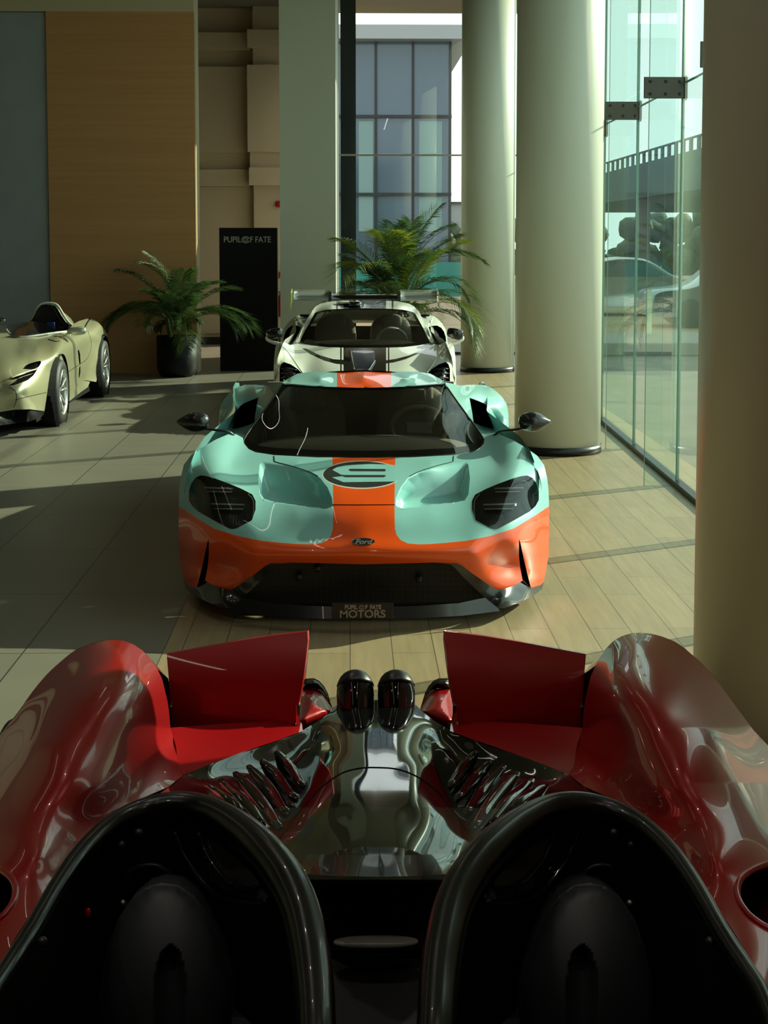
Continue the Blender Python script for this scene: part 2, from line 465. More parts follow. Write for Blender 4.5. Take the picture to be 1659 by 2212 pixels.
# round columns
def column(px_c, py_base, Yf, label, r=0.395, zb=0.075):
    X = float(P(px_c, 700, Yf+r)[0])
    e = empty('column', (X, Yf+r, 0), label, 'column', None)
    lathe('shaft', [(0, zb), (r, zb), (r, H), (0, H)], (X, Yf+r, 0), M_column, e, seg=96, smooth=True)
    lathe('base_band', [(r-.01, 0), (r+.008, 0), (r+.008, zb), (r-.01, zb)], (X, Yf+r, 0), M_black, e, seg=96)
    return X
column(1053, 806, 22.8, 'round white column farthest back, beside the back window')
column(1206, 990, 13.98, 'round white column with black base band beside the light blue car')
Xc = column(1736, 1640, 5.6, 'large round column in the right foreground beside the red fender')

# linear ceiling lamps
M_spot = mat('spot_lens', (1, .93, .82, 1), .5, emit=60.0)
M_led = mat('led_diffuser', (1, 0.93, 0.78, 1), 0.5, emit=6.0)
k = 0
for X, y0, y1, lab in ((-6.2, 6, 13, 'linear ceiling lamp over the left aisle'), (-2.2, -2, 4.5, 'linear ceiling lamp above the left of the red car'),
                  (1.2, -1.5, 3.5, 'linear ceiling lamp above the right of the red car'), (-0.9, 8.5, 13.0, 'linear ceiling lamp above the light blue car'),
                  (-3.4, 15, 20, 'linear ceiling lamp above the cream car')):
    e = empty('linear_lamp', (X, (y0+y1)/2, H-.5), lab, 'lamp', 'linear ceiling lamps')
    box('housing', X-.04, X+.04, y0, y1, H-.5, H-.44, M_dark, e)
    box('diffuser', X-.02, X+.02, y0+.02, y1-.02, H-.508, H-.5, M_led, e)
    for yy in (y0+.4, y1-.4): tube('cable', [(X, yy, H-.45), (X, yy, H-.001)], .004, M_dark, e, 6)

for X, Y, lab in ((-1.7, 3.3, 'ceiling spotlight above the left flap of the red car'), (.9, 3.9, 'ceiling spotlight above the right flap of the red car'),
                  (-.4, 1.0, 'ceiling spotlight above the cockpits of the red car'), (1.3, -.6, 'ceiling spotlight nearest the solid right wall'), (-1.5, 6.6, 'ceiling spotlight before the nose of the light blue car'), (-3.2, .2, 'ceiling spotlight over the left foreground aisle')):
    e = empty('spotlight', (X, Y, H-.3), lab, 'lamp', 'round ceiling spotlights')
    lathe('can', [(.0, .3), (.06, .299), (.06, 0), (.05, 0), (.05, .04), (0, .04)], (X, Y, H-.3), M_dark, e, seg=24)
    lathe('lens', [(0, .01), (.049, .01)], (X, Y, H-.3), M_spot, e, seg=24)
    ld = bpy.data.lights.new('beam', 'SPOT'); ld.energy = 42; ld.spot_size = R(110); ld.spot_blend = .9; ld.shadow_soft_size = .05; ld.color = (1, .93, .82)
    lo = bpy.data.objects.new('beam', ld); C.objects.link(lo); lo.parent = e; lo.location = (0, 0, -.01)

# ------------------------------------------------------------ outside
M_sand = noise_mix(mat('sandy_ground', c(190, 170, 135), 0.9), c(140, 124, 98), c(168, 150, 120), 0.8, (0.4, 2.0, 1))
M_pave = noise_mix(mat('terrace_paving', c(150, 146, 130), 0.7), c(112, 110, 100), c(124, 122, 110), 2)
M_conc = mat('concrete', c(150, 150, 142), 0.8)
M_fac = mat('facade_glass', c(70, 92, 108), 0.12, 0.0, 0.0, 0.8)
M_clad = mat('cladding', c(152, 158, 162), 0.5)
M_teal = mat('teal_hoarding', c(40, 125, 118), 0.7)
structure(box('ground', -60, 90, 29.2, 160, -0.3, -0.02, M_sand))
structure(box('ground_terrace', 2.95, 60, -8, 29.2, -0.3, -0.005, M_pave))
structure(box('ground_apron', -1.0, 2.95, 26.6, 29.2, -0.3, -0.005, M_pave))
t = box('kerb_wall', 3.2, 26, 26.2, 29.0, -0.005, 0.22, M_conc, None, .02); tag(t, 'long low concrete kerb outside the side glazing', 'kerb')
t = box('bollard', *[float(v) for v in (P(1397, 700, 28.6)[0], P(1408, 700, 28.6)[0])], 28.6, 28.68, .22, 1.02, mat('white_post', c(225, 225, 190), .5)); tag(t, 'thin white post standing on the kerb outside', 'post')
# office building across the road
YF = 60
bld = empty('office_building', (0, YF, 0), 'grey glass office building with overhanging flat roof seen through the back window', 'building')
xR = float(P(972, 300, YF)[0]); zr0, zr1 = float(P(900, 90, YF)[2]), float(P(900, 60, YF)[2])
box('facade', -8, xR, YF, YF+14, -.02, zr0, M_fac, bld)
box('roof', -9, xR+.75, YF-.9, YF+14.8, zr0, zr1, M_clad, bld)
bm = bmesh.new()
for px in (812, 892, 972):
    x = float(P(px, 300, YF)[0]); bx(bm, x-.05, x+.05, YF-.06, YF, 0, zr0)
for py in (252, 420):
    z = float(P(900, py, YF)[2]); bx(bm, -8, xR+.06, YF-.1, YF, z-.06, z+.06)
fromb('mullions', bm, M_dark, bld)
M_curt = mat('blind', c(120, 150, 150), .8)
for a, b_, y0, y1 in ((775, 806, 262, 500), (905, 955, 262, 500)):
    A = P(a, y1, YF); B = P(b_, y0, YF); box('blind', A[0], B[0], YF-.02, YF+.01, A[2], B[2], M_curt, bld)
t = box('hoarding', -6, 5.5, 54, 54.1, -.02, 1.15, M_teal); tag(t, 'teal site hoarding behind the palm outside', 'fence')
t = empty('annex_building', (12, 90, 0), 'low pale building farther off beside the office building', 'building')
box('wall', float(P(962, 480, 90)[0]), 9, 90, 98, 0, float(P(980, 440, 90)[2]), M_clad, t); box('cornice', float(P(962, 480, 90)[0])-.1, 9.1, 89.8, 98, float(P(980, 440, 90)[2]), float(P(980, 436, 90)[2]), M_dark, t)
# covered deck over the car park
M_deck = mat('deck_grey', c(72, 84, 86), .8)
dk = empty('parking_deck', (12, 50, 0), 'long raised parking deck with railing behind the parked cars', 'deck')
box('slab', 9.9, 26, 28, 84, 3.35, 4.5, M_deck, dk)
bm = bmesh.new()
for k in range(51): bx(bm, 9.92, 9.97, 29+k*1.05, 29.35+k*1.05, 4.5, 4.85)
bx(bm, 9.9, 9.98, 28.5, 84, 4.85, 4.9)
fromb('railing', bm, M_deck, dk)
box('dark_backdrop', 25, 26, 28, 84, -.02, 3.35, M_deck, dk)  # dark backdrop added to deepen the gloom under the deck
for y in (32, 44, 56, 68, 80): box('post', 10.3, 10.7, y, y+.4, -.02, 3.35, M_conc, dk)
hd = bmesh.new()
for i in range(220):
    r = bmesh.ops.create_icosphere(hd, subdivisions=2, radius=random.uniform(.4, .8)); q = Vector((random.uniform(4, 40), random.uniform(86, 89), random.uniform(.2, 3.0)))
    for v in r['verts']: v.co = v.co*random.uniform(.85, 1.15)+q
t = fromb('hedge', hd, noise_mix(mat('hedge_leaves', c(50, 66, 44), .8), c(30, 44, 30), c(74, 90, 60), 3), None, True); tag(t, 'dark green hedge far behind the parked cars', 'hedge', None, 'stuff')

def parked_car(x, y, col, label, rz=0, s=1.0):
    e = empty('parked_car', (x, y, -.02), label, 'car', 'parked cars outside')
    prof = [(-2.2, .25), (-2.25, .62), (-2.1, .82), (-1.25, .95), (-.55, 1.42), (.55, 1.46), (1.35, 1.02), (2.1, .92), (2.25, .6), (2.2, .25)]
    sp = catmull(prof, 5)
    def ext(pr, w0, w1f):
        vs, fs = [], []; n = len(pr); st = [-w0, -w0*.93, 0, w0*.93, w0]
        for k_, yy in enumerate(st):
            for (a, b) in pr:
                sh = 1-0.0 if abs(yy) < w0*.95 else .97
                vs.append((x+a*sh, y+yy*(1-max(0, b-.9)*w1f), -.02+b*(sh if b > .4 else 1)))
        for k_ in range(4):
            for i in range(n-1): fs.append((k_*n+i, k_*n+i+1, (k_+1)*n+i+1, (k_+1)*n+i))
        fs.append(tuple(range(n))); fs.append(tuple(range(4*n, 5*n))[::-1]); return vs, fs
    v, f = ext([tuple(q) for q in sp], .88, .35); meshobj('body', v, f, paint('car_paint_outside', col), e)
    gl = [(-1.08, .99), (-.5, 1.36), (.5, 1.39), (1.15, 1.02), (-1.08, .99)]
    for sgn in (-1, 1):
        vv = [(x+a, y+sgn*(.885*(1-max(0, b-.9)*.35)+.006), -.02+b) for a, b in gl[:4]]
        meshobj('side_window', vv, [(0, 1, 2, 3)], M_black, e, False)
        for wxx in (-1.35, 1.35):
            lathe('wheel', [(0, -.1), (.2, -.11), (.31, -.1), (.33, 0), (.31, .1), (.2, .11), (0, .1)], (x+wxx, y+sgn*.8, .31), M_rubber, e, 'y', 20)
for a in ((7.0, 41, c(210, 214, 210), 'silver parked car farthest left behind the glazing'), (8.9, 35.5, c(165, 172, 172), 'pale parked car in the middle of the row outside'),
          (11.2, 31.5, c(40, 46, 54), 'dark parked car nearest the kerb outside'), (12.5, 45, c(120, 130, 135), 'grey parked car in the second row outside'),
          (8.0, 52, c(60, 70, 80), 'blue-grey parked car under the deck far back')):
    parked_car(*a)

# ------------------------------------------------------------ sign slab, fire gear
sg = empty('sign_slab', (float(P(535, 800, 23.3)[0]), 23.3, 0), 'black upright slab lettered PUPIL OF FATE beside the palm', 'sign')
sx0, sx1 = float(P(475, 700, 23.3)[0]), float(P(600, 700, 23.3)[0]); sz = float(P(535, 492, 23.3)[2])
box('slab', sx0, sx1, 23.3, 23.5, 0, sz, mat('sign_black', c(13, 12, 14), .6, spec=.15), sg, .004)
M_let = mat('sign_letters', c(150, 145, 132), .5)
def logo(parent, cxp, cyp, Y, h, m, dx):
    """PUPIL (eye) F FATE lettering"""
    s = Y/3400
    text('lettering', 'PUPIL', h*s*1.38, m, parent, tuple(P(cxp-dx*.62, cyp, Y-.004)), sx=.86, bold=.0015)
    text('lettering', 'F', h*s*1.38, m, parent, tuple(P(cxp+dx*.20, cyp, Y-.004)), sx=.86, bold=.0015)
    text('lettering', 'FATE', h*s*1.38, m, parent, tuple(P(cxp+dx*.70, cyp, Y-.004)), sx=.86, bold=.0015)
    q = P(cxp-dx*.05, cyp, Y-.004); ds = []
    for (ex, ez, r1, a0, a1) in ((0, 0, .62, 20, 340), (0, 0, .30, 0, 355)):
        an = np.radians(np.linspace(a0, a1, 24)); rr = h*s*r1
        ds.append(tube_data(np.stack([q[0]+ex+np.cos(an)*rr, np.full(24, q[1]), q[2]+np.sin(an)*rr*.8], 1), h*s*.09, 6))
    v, f, _ = merge(ds); meshobj('eye_emblem', v, f, m, parent)
logo(sg, 533, 518, 23.3, 13, M_let, 50)
al = ellipsoid('fire_alarm', P(602, 441, 29.32), (.055, .04, .06), M_red, None, .5); tag(al, 'small red fire alarm high on the cream wall beside the pillar', 'alarm')
al = box('call_point', P(601, 600, 29.1)[0], P(608, 600, 29.1)[0], 29.28, 29.36, P(600, 601, 29.1)[2], P(600, 588, 29.1)[2], M_red); tag(al, 'small red fire call point above the extinguisher', 'alarm')
ex = empty('fire_extinguisher', tuple(P(608, 684, 29.28)), 'red fire extinguisher hanging between the black slab and the pillar', 'fire extinguisher')
q = P(608, 684, 29.28)
lathe('cylinder', [(0, 0), (.06, .0), (.07, .03), (.07, .34), (.05, .40), (.02, .42), (0, .42)], q, M_red, ex, seg=24)
tube('hose', [q+np.array(a) for a in ((0, -.02, .45), (-.06, -.04, .46), (-.09, -.05, .36), (-.085, -.05, .15))], .01, M_black, ex, 8)
box('valve', q[0]-.03, q[0]+.03, q[1]-.02, q[1]+.02, q[2]+.41, q[2]+.47, M_black, ex)

# ------------------------------------------------------------ potted palms
def leaf_mat(name, c1, c2):
    m = noise_mix(mat(name, c1, .5), c1, c2, 3); 
    nt = m.node_tree; o = nt.nodes['Material Output']; b = nt.nodes['Principled BSDF']
    tr = nt.nodes.new('ShaderNodeBsdfTranslucent'); mx = nt.nodes.new('ShaderNodeMixShader'); mx.inputs[0].default_value = .35
    r = [n for n in nt.nodes if n.type == 'VALTORGB'][0]; nt.links.new(r.outputs[0], tr.inputs[0])
    nt.links.new(b.outputs[0], mx.inputs[1]); nt.links.new(tr.outputs[0], mx.inputs[2]); nt.links.new(mx.outputs[0], o.inputs[0]); return m
M_leaf = leaf_mat('palm_leaf', c(44, 70, 34), c(78, 104, 50)); M_leaf2 = leaf_mat('young_palm_leaf', c(140, 140, 30), c(95, 125, 40))
M_stem = mat('palm_stem', c(92, 104, 52), .6)
def frond(base, az, length, elev, bend, seed, lw=.32):
    """a rachis that leaves at elevation elev and bends over by bend radians, with paired leaflets"""
    rnd = random.Random(seed); n = 30; ca, sa = math.cos(az), math.sin(az); pts = [np.array(base, float)]
    for i in range(n):
        a = elev-bend*((i+1)/n)**1.4; pts.append(pts[-1]+np.array((ca*math.cos(a), sa*math.cos(a), math.sin(a)))*length/n)
    pts = np.array(pts); v, f = tube_data(pts, np.linspace(.009, .002, n+1), 5); fm = [1]*len(f); v = [tuple(q) for q in v]
    side = np.array((-sa, ca, 0))
    for i in range(6, n+1):
        for sub in (0, .4, .75):
            if i+sub > n: continue
            t = (i+sub)/n; q = pts[i]*(1-sub)+(pts[min(n, i+1)])*sub
            d = pts[min(n, i+1)]-pts[i-1]; d = d/np.linalg.norm(d); nrm = np.cross(d, side); nrm *= np.sign(nrm[2]+1e-6)
            ll = lw*length*(math.sin(math.pi*min(1, (t-.15)/.93))**.55+.16)*rnd.uniform(.85, 1.1)
            for s_ in (-1, 1):
                dr = side*s_*.80+d*(.45+.5*t)+nrm*rnd.uniform(.12, .3); dr /= np.linalg.norm(dr)
                m_ = q+dr*ll*.5; e_ = q+dr*ll-np.array((0, 0, ll*rnd.uniform(.12, .34))); wv = d*.0065+nrm*.002
                o = len(v); v += [tuple(q-wv*.4), tuple(q+wv*.4), tuple(m_+wv), tuple(m_-wv), tuple(e_)]
                f += [(o, o+1, o+2, o+3), (o+3, o+2, o+4)]; fm += [0, 0]
    return v, f, fm
def palm(loc, label, n, scale, seed, pr, ph, young=0, htop=.3):
    rnd = random.Random(seed); x, y, z = loc
    e = empty('potted_palm', (x, y, 0), label, 'plant')
    lathe('pot', [(0, 0), (pr*.72, 0), (pr*.9, ph*.08), (pr, ph*.22), (pr, ph), (pr*.93, ph), (pr*.93, ph*.9), (0, ph*.9)], (x, y, 0), mat('black_pot', c(16, 16, 21), .5, spec=.25), e, seg=48)
    lathe('soil', [(0, ph*.92), (pr*.93, ph*.92)], (x, y, 0), mat('soil', c(45, 36, 28), .95), e, seg=32)
    for k in range(5):
        a = rnd.uniform(0, 6.28); q = np.array((x+math.cos(a)*pr*.35, y+math.sin(a)*pr*.35, ph*.9))
        tube('stem', [q, q+np.array((math.cos(a)*.03, math.sin(a)*.03, htop*.6)), q+np.array((math.cos(a)*.06, math.sin(a)*.06, htop))], [.022, .018, .012], M_stem, e, 8)
    for k in range(n):
        u = k/(n-1); az = k*2.399+rnd.uniform(-.3, .3)
        L = scale*rnd.uniform(.85, 1.1)*(1.0-.18*u); el = R(25+62*u+rnd.uniform(-8, 8)); be = R(rnd.uniform(80, 135)-60*u)
        if math.sin(az) > .2: L *= .3
        b0 = (x+math.cos(az)*.06+rnd.uniform(-.05, .05), y+math.sin(az)*.05, ph*.9+htop*rnd.uniform(.35, 1))
        v, f, fm = frond(b0, az, L, el, be, seed*100+k)
        meshobj('frond', v, f, [M_leaf2 if (young and k % 3 == 1) else M_leaf, M_stem], e, False, fm)
q = P(379, 812, 22.15)
palm((float(q[0]), 22.4, 0), 'potted palm in a black pot before the oak wall', 34, 1.12, 3, .29, .58, 0, .3)
q = P(862, 700, 22.3)
palm((float(q[0]), 22.3, 0), 'larger sunlit palm behind the white car before the back window', 46, 1.42, 11, .33, .6, 1, .7)

# ============================================================ light blue and orange coupe
M_blue = paint('pale_blue_paint', c(140, 196, 192)); M_orange = paint('orange_paint', c(238, 82, 8))
M_carbon = paint('carbon_gloss', c(26, 27, 29), .25); M_line = mat('stripe_edge', c(70, 96, 96), .4)
M_decal = mat('charcoal_decal', c(34, 42, 44), .4, coat=1.0)
M_wind = glass('windscreen', (0.62, 0.62, 0.59), .8); M_lens = glass('lamp_lens', (0.80, 0.83, 0.85), 1.0)
M_lampin = mat('lamp_housing', c(30, 31, 33), .35); M_drl = mat('lamp_bar', c(205, 203, 195), .3, .3)
M_trim = mat('cabin_trim', c(120, 114, 104), .7); M_suede = mat('seat_suede', c(140, 130, 118), .8)

def wheel(x, y, r, wdt, side, parent, spokes=5, rimcol=None, name='wheel'):
    """wheel at x (outer face towards side=+1/-1 in x), axle along x"""
    h = wdt/2
    prof = [(r*.70, -h), (r*.80, -h*1.02), (r*.95, -h*.93), (r, -h*.62), (r, h*.62), (r*.95, h*.93), (r*.80, h*1.02), (r*.70, h)]
    wl = lathe(name, prof, (x, y, r), M_rubber, parent, 'x', 56)
    rm = rimcol or M_steel; o = x+side*h*.55; ds = []
    ds.append(lathe_data([(r*.70, -h*side), (r*.66, -h*side), (r*.64, h*.7*side), (r*.70, h*side), (r*.715, h*1.0*side), (r*.72, h*.9*side)], (x, y, r), 'x', 56))
    ds.append(lathe_data([(0, .012*side), (r*.13, .012*side), (r*.16, -.02*side), (0, -.02*side)], (o, y, r), 'x', 24))
    for k in range(spokes):
        for dd in (-.13, .13):
            a = 2*math.pi*k/spokes+dd+.3; b = 2*math.pi*k/spokes+dd*1.9+.3
            p0 = np.array((o, y+math.cos(a)*r*.12, r+math.sin(a)*r*.12)); p1 = np.array((o+side*h*.25, y+math.cos(b)*r*.67, r+math.sin(b)*r*.67))
            ds.append(tube_data([p0, (p0+p1)/2+np.array((side*.004, 0, 0)), p1], [.019, .017, .02], 8, .6))
    v, f, _ = merge(ds); meshobj('rim', v, f, rm, wl)
    lathe('brake_disc', [(r*.2, 0), (r*.55, 0), (r*.55, .02*side), (r*.2, .02*side)], (x-side*h*.1, y, r), M_dark, wl, 'x', 40)
    return wl

Y0 = 7.72; AX = 786.0
fx = float(P(786, 1100, Y0+.5)[0])
ford = empty('sports_car', (fx, Y0, 0), 'light blue and orange coupe with a round charcoal roundel on its bonnet', 'car')
CP = [(786, 1130, .16), (786, 1090, .30), (786, 1048, .55), (786, 1015, .80), (786, 988, 1.06), (786, 972, 1.25),
      (850, 1120, .20), (850, 1060, .47), (850, 1010, .85), (850, 987, 1.08),
      (930, 1110, .28), (930, 1050, .58), (930, 1000, .94), (930, 984, 1.12),
      (1015, 1100, .34), (1015, 1040, .66), (1018, 985, 1.12), (1045, 950, 1.40),
      (1066, 1143, .22), (1062, 1185, .17), (1060, 1215, .20), (1075, 1255, .22), (1100, 1215, .34), (1110, 1180, .26),
      (1080, 1040, .56), (1110, 1033, .58), (1085, 950, 1.26), (1100, 1000, .85), (1072, 1000, .95), (1120, 965, 1.10),
      (1165, 1061, .74), (1145, 1104, .48), (1150, 1150, .44), (1148, 1200, .44), (1150, 1255, .46), (1167, 1120, .56), (1167, 1250, .56), (1165, 1190, .54),
      (1160, 983, 1.05), (1175, 1003, .96), (1184, 1060, .85), (1186, 1100, .80), (1185, 1200, .76), (1178, 1260, .74), (1122, 1160, .30), (1146, 1266, .42), (1125, 1245, .36)]
for u_ in range(786, 1030, 14):
    k_ = (u_-786)/214
    CP += [(u_, 1222, .06+.045*k_**2), (u_, 1196, .0+.07*k_**2), (u_, 1168, .055+.07*k_)]
fD = rbf(CP+[(2*AX-a, b, d) for a, b, d in CP if a > AX+1], .008)
ford_lift = lpx(lambda u, v: Y0+fD(u, v))
right_edge = [(786, 988), (886, 988), (980, 983), (1020, 977), (1035, 970), (1045, 958), (1047, 946), (1062, 938), (1079, 938), (1107, 950), (1134, 966), (1160, 984), (1175, 1004), (1182, 1033), (1185, 1060), (1186, 1100), (1186, 1150), (1185, 1200), (1178, 1240), (1174, 1258), (1167, 1264),
              (1147, 1270), (1140, 1243), (1131, 1205), (1124, 1172), (1121, 1164), (1121, 1200), (1124, 1228), (1129, 1254), (1117, 1262), (1096, 1270), (1076, 1274), (1066, 1271), (1043, 1255), (1018, 1237), (1000, 1223), (988, 1217), (942, 1215), (786, 1219)]
nost = [(853, 1094), (855, 1076), (864, 1054), (880, 1033), (902, 1021), (940, 1009), (978, 999), (1000, 991), (1011, 996), (1015, 1033), (1012, 1068), (1004, 1081), (980, 1087), (945, 1091), (900, 1097), (868, 1100)]
lamp = [(1020, 1101), (1020, 1082), (1027, 1068), (1050, 1056), (1076, 1045), (1109, 1033), (1128, 1028), (1139, 1027), (1150, 1032), (1158, 1043), (1164, 1060), (1164, 1080), (1157, 1093), (1144, 1105), (1112, 1123), (1076, 1142), (1068, 1143), (1060, 1141), (1028, 1124)]
blue_half = [(854, 980), (852, 1094), (853, 1142), (857, 1156), (866, 1167), (881, 1174), (905, 1176), (932, 1175), (970, 1172), (1008, 1168), (1058, 1158), (1109, 1142), (1155, 1114), (1200, 1084), (1200, 900)]
th = np.linspace(0, 2*math.pi, 49)[:-1]
ell = [(782+84*math.cos(a), 1025+28.5*math.sin(a)) for a in th]
ell_out = [(782+86*math.cos(a), 1025.5+30.5*math.sin(a)) for a in th]
inner = [(718, 1015), (728, 1009), (745, 1005), (800, 1002.5), (845, 1003.5), (868, 1008), (878, 1014), (872, 1036), (850, 1040), (742, 1041.5), (726, 1035), (717, 1031), (742, 1028.5), (733, 1023)]
bar1 = [(754, 1013.5), (757, 1012.5), (831, 1013), (834, 1015.5), (831, 1018.5), (757, 1018), (753, 1016)]
bar2 = [(717, 1023.5), (731, 1024.5), (745, 1026), (831, 1026), (834, 1028), (829, 1031), (745, 1031), (738, 1028)]
M_white = mat('pinstripe_white', c(215, 215, 205), .4, coat=1.0)
nostL, lampL = flip(nost, AX), flip(lamp, AX)
panel('front_body', mir(right_edge, AX), ford_lift, [M_orange, M_blue, M_decal, M_white], ford, holes=[nost, nostL, lamp, lampL], step=3.4, bstep=4,
      subs=[(blue_half, 1), (flip(blue_half, AX), 1), (ell_out, 3), (ell, 2), (inner, 1), (bar1, 2), (bar2, 2)])
# shut line between bonnet and nose, bonnet vents' outer edges
def seam(name, pts, lift, rad, parent, m=None, off=-.002, n=6):
    q = catmull(pts, n); w_ = lift(q[:, 0], q[:, 1])+np.array((0, off, -off*.5)); return tube(name, w_, rad, m or M_void, parent, 6)
seam('bonnet_seam', [(718, 1090), (786, 1090.5), (853, 1090)], ford_lift, .0016, ford)
for F in (lambda p: p, lambda p: flip(p, AX)):
    seam('cowl_seam', F([(980, 985), (979, 993), (976, 998), (945, 1006), (905, 1019), (885, 1029)]), ford_lift, .002, ford)
# bonnet ducts: a floor that dives forward under the nose and rises to the windscreen
for nm, po in ((1, nost), (-1, nostL)):
    cxn = AX+nm*150
    def duct(u, v, po=np.array(po), nm=nm):
        d = dist(po, u, v); uu = AX+np.abs(u-AX)
        fade = np.clip((v-996-(uu-1015)*-.13)/85.0, 0, 1)
        return Y0+fD(u, v)+.42*fade*(1-np.exp(-d/6.0))
    panel('bonnet_duct', po, lpx(duct), M_blue, ford, step=3.0)
# headlamps
for sg_, lp in ((1, lamp), (-1, lampL)):
    s_ = lambda p: p if sg_ == 1 else flip(p, AX)
    lo = np.array(lp); cen = lo.mean(0)
    hl = panel('headlamp', lp, lpx(lambda u, v: Y0+fD(u, v)+.075), M_lampin, ford, step=5)
    strip('bezel', lp, ford_lift, lpx(lambda u, v: Y0+fD(u, v)+.085), M_black, hl)
    panel('lens', lp, lpx(lambda u, v: Y0+fD(u, v)-.002), M_lens, hl, step=4)
    ring = [tuple(cen+(q-cen)*.985) for q in lo]
    for q0, q1, y_, hh in ((1068, 1131, 1058, 9), (1044, 1116, 1094, 11)):
        bar = s_([(q0, y_-hh/2), (q1, y_-hh/2-2), (q1-6, y_+hh/2), (q0+3, y_+hh/2+1)])
        panel('projector', bar, lpx(lambda u, v: Y0+fD(u, v)+.045), M_lampin, hl, step=5)
        b2 = s_([(q0, y_-hh/2), (q1, y_-hh/2-2), (q1, y_-hh/2+1.5), (q0, y_-hh/2+3)])
        panel('light_bar', b2, lpx(lambda u, v: Y0+fD(u, v)+.038), M_drl, hl, step=4)
        b3 = s_([(q0+2, y_+hh/2-1), (q1-6, y_+hh/2-1.5), (q1-7, y_+hh/2), (q0+3, y_+hh/2+1)])
        panel('light_bar', b3, lpx(lambda u, v: Y0+fD(u, v)+.038), M_drl, hl, step=4)
        panel('projector_glass', s_([(q0+3, y_-hh/2+3), (q1-4, y_-hh/2+1.5), (q1-9, y_+hh/2-2), (q0+5, y_+hh/2-1)]), lpx(lambda u, v: Y0+fD(u, v)+.041), mat('projector_glass', c(60, 58, 55), .15), hl, step=5)
    fins = []
    for k in range(11):
        a = s_([(1040+k*6.2, 1112+abs(k-5)*-.6), (1041+k*6.2, 1128-abs(k-4)*1.6)]); fins.append(tube_data(lpx(lambda u, v: Y0+fD(u, v)+.06)(np.array([a[0][0], a[1][0]]), np.array([a[0][1], a[1][1]])), .0015, 5))
    v, f, _ = merge(fins); meshobj('cooling_fins', v, f, M_dark, hl)
    seam('chrome_edge', s_([(1137, 1031), (1140, 1045), (1137, 1065)]), lpx(lambda u, v: Y0+fD(u, v)+.03), .0018, hl, M_chrome)
    seam('inner_edge', s_([(1026, 1118), (1024, 1100), (1026, 1080), (1036, 1068)]), lpx(lambda u, v: Y0+fD(u, v)+.02), .004, hl, M_drl)
# badge and plate
bq = ford_lift(np.array([784.0]), np.array([1169.5]))[0]
bd = empty('x', (0, 0, 0)); bpy.data.objects.remove(bd)
e1 = [(784+26*math.cos(a), 1169.5+8*math.sin(a)) for a in th]; e2 = [(784+23.5*math.cos(a), 1169.5+6.6*math.sin(a)) for a in th]
badge = panel('badge', e1, lpx(lambda u, v: Y0+fD(u, v)-.006), [M_chrome, mat('badge_navy', c(20, 24, 34), .3)], ford, subs=[(e2, 1)], step=3)
text('badge_script', 'Ford', .034, M_drl, badge, (bq[0], bq[1]-.016, bq[2]+.001), (R(68), 0, 0), .001, .0006, shear=.35, sx=1.25)
# grille
gr_half = [(786, 1219), (942, 1215), (965, 1216), (978, 1222), (1002, 1246), (1050, 1290), (1046, 1300), (990, 1308), (900, 1313), (786, 1316)]
gz = mir(gr_half, AX)
def hexmat():
    m = mat('grille_mesh', c(10, 10, 11), .5); nt = m.node_tree; b = nt.nodes['Principled BSDF']; N = nt.nodes.new; L = nt.links.new
    tc = N('ShaderNodeTexCoord'); vo = N('ShaderNodeTexVoronoi'); vo.feature = 'DISTANCE_TO_EDGE'; vo.inputs['Scale'].default_value = 34; vo.inputs['Randomness'].default_value = 0.05
    r = N('ShaderNodeValToRGB'); r.color_ramp.elements[0].position = .06; r.color_ramp.elements[1].position = .1
    r.color_ramp.elements[0].color = c(26, 26, 27); r.color_ramp.elements[1].color = c(5, 5, 5)
    L(tc.outputs['Object'], vo.inputs[0]); L(vo.outputs['Distance'], r.inputs[0]); L(r.outputs[0], b.inputs['Base Color']); return m
grl = panel('grille', gz, lpx(lambda u, v: Y0+.20+0*u), hexmat(), ford, step=12)
strip('grille_surround', gz, lpx(lambda u, v: Y0+.20+0*u), lpx(lambda u, v: Y0+np.where(v > 1280, .14+((np.abs(u-AX)/260)**2)*.05, np.maximum(fD(u, v), .0)+.01)), M_void, grl)
for px_, py_ in ((686, 1227), (1008-386+24, 1246), (905, 1250)):
    ellipsoid('sensor', P(px_, py_, Y0+.17), (.018, .02, .022), M_dark, grl, .8)
sp = [(786, 1312), (900, 1309), (990, 1303), (1048, 1291), (1066, 1306), (1074, 1312), (1080, 1320), (1000, 1330), (900, 1336), (786, 1338)]
panel('splitter', mir(sp, AX), lpx(lambda u, v: Y0-.04+.16*(np.abs(u-AX)/300)**2-(v-1320)*.0012), M_carbon, ford, step=8)
M_void2 = M_void
box('underbody', fx-.68, fx+.68, Y0+.5, Y0+4.5, .10, .16, M_void, ford)
carb = [(940, 1215.5), (988, 1216.5), (1000, 1223), (1018, 1237), (1043, 1255), (1066, 1271), (1076, 1274), (1096, 1270), (1117, 1262), (1129, 1253), (1146, 1269), (1167, 1263), (1175, 1257), (1171, 1272), (1160, 1281), (1142, 1292), (1115, 1304), (1095, 1312), (1084, 1314.5), (1074, 1312), (1062, 1303), (1046, 1290), (1000, 1246), (982, 1226), (972, 1219)]
CD = rbf([(940, 1216, .07), (988, 1217, .10), (1000, 1235, .13), (1043, 1256, .16), (1076, 1274, .20), (1117, 1262, .32), (1146, 1270, .43), (1172, 1262, .66), (1160, 1281, .52), (1142, 1292, .38), (1115, 1304, .24), (1084, 1314, .15), (1062, 1303, .15), (1040, 1285, .16), (1090, 1290, .17), (1000, 1246, .15), (1120, 1280, .30)])
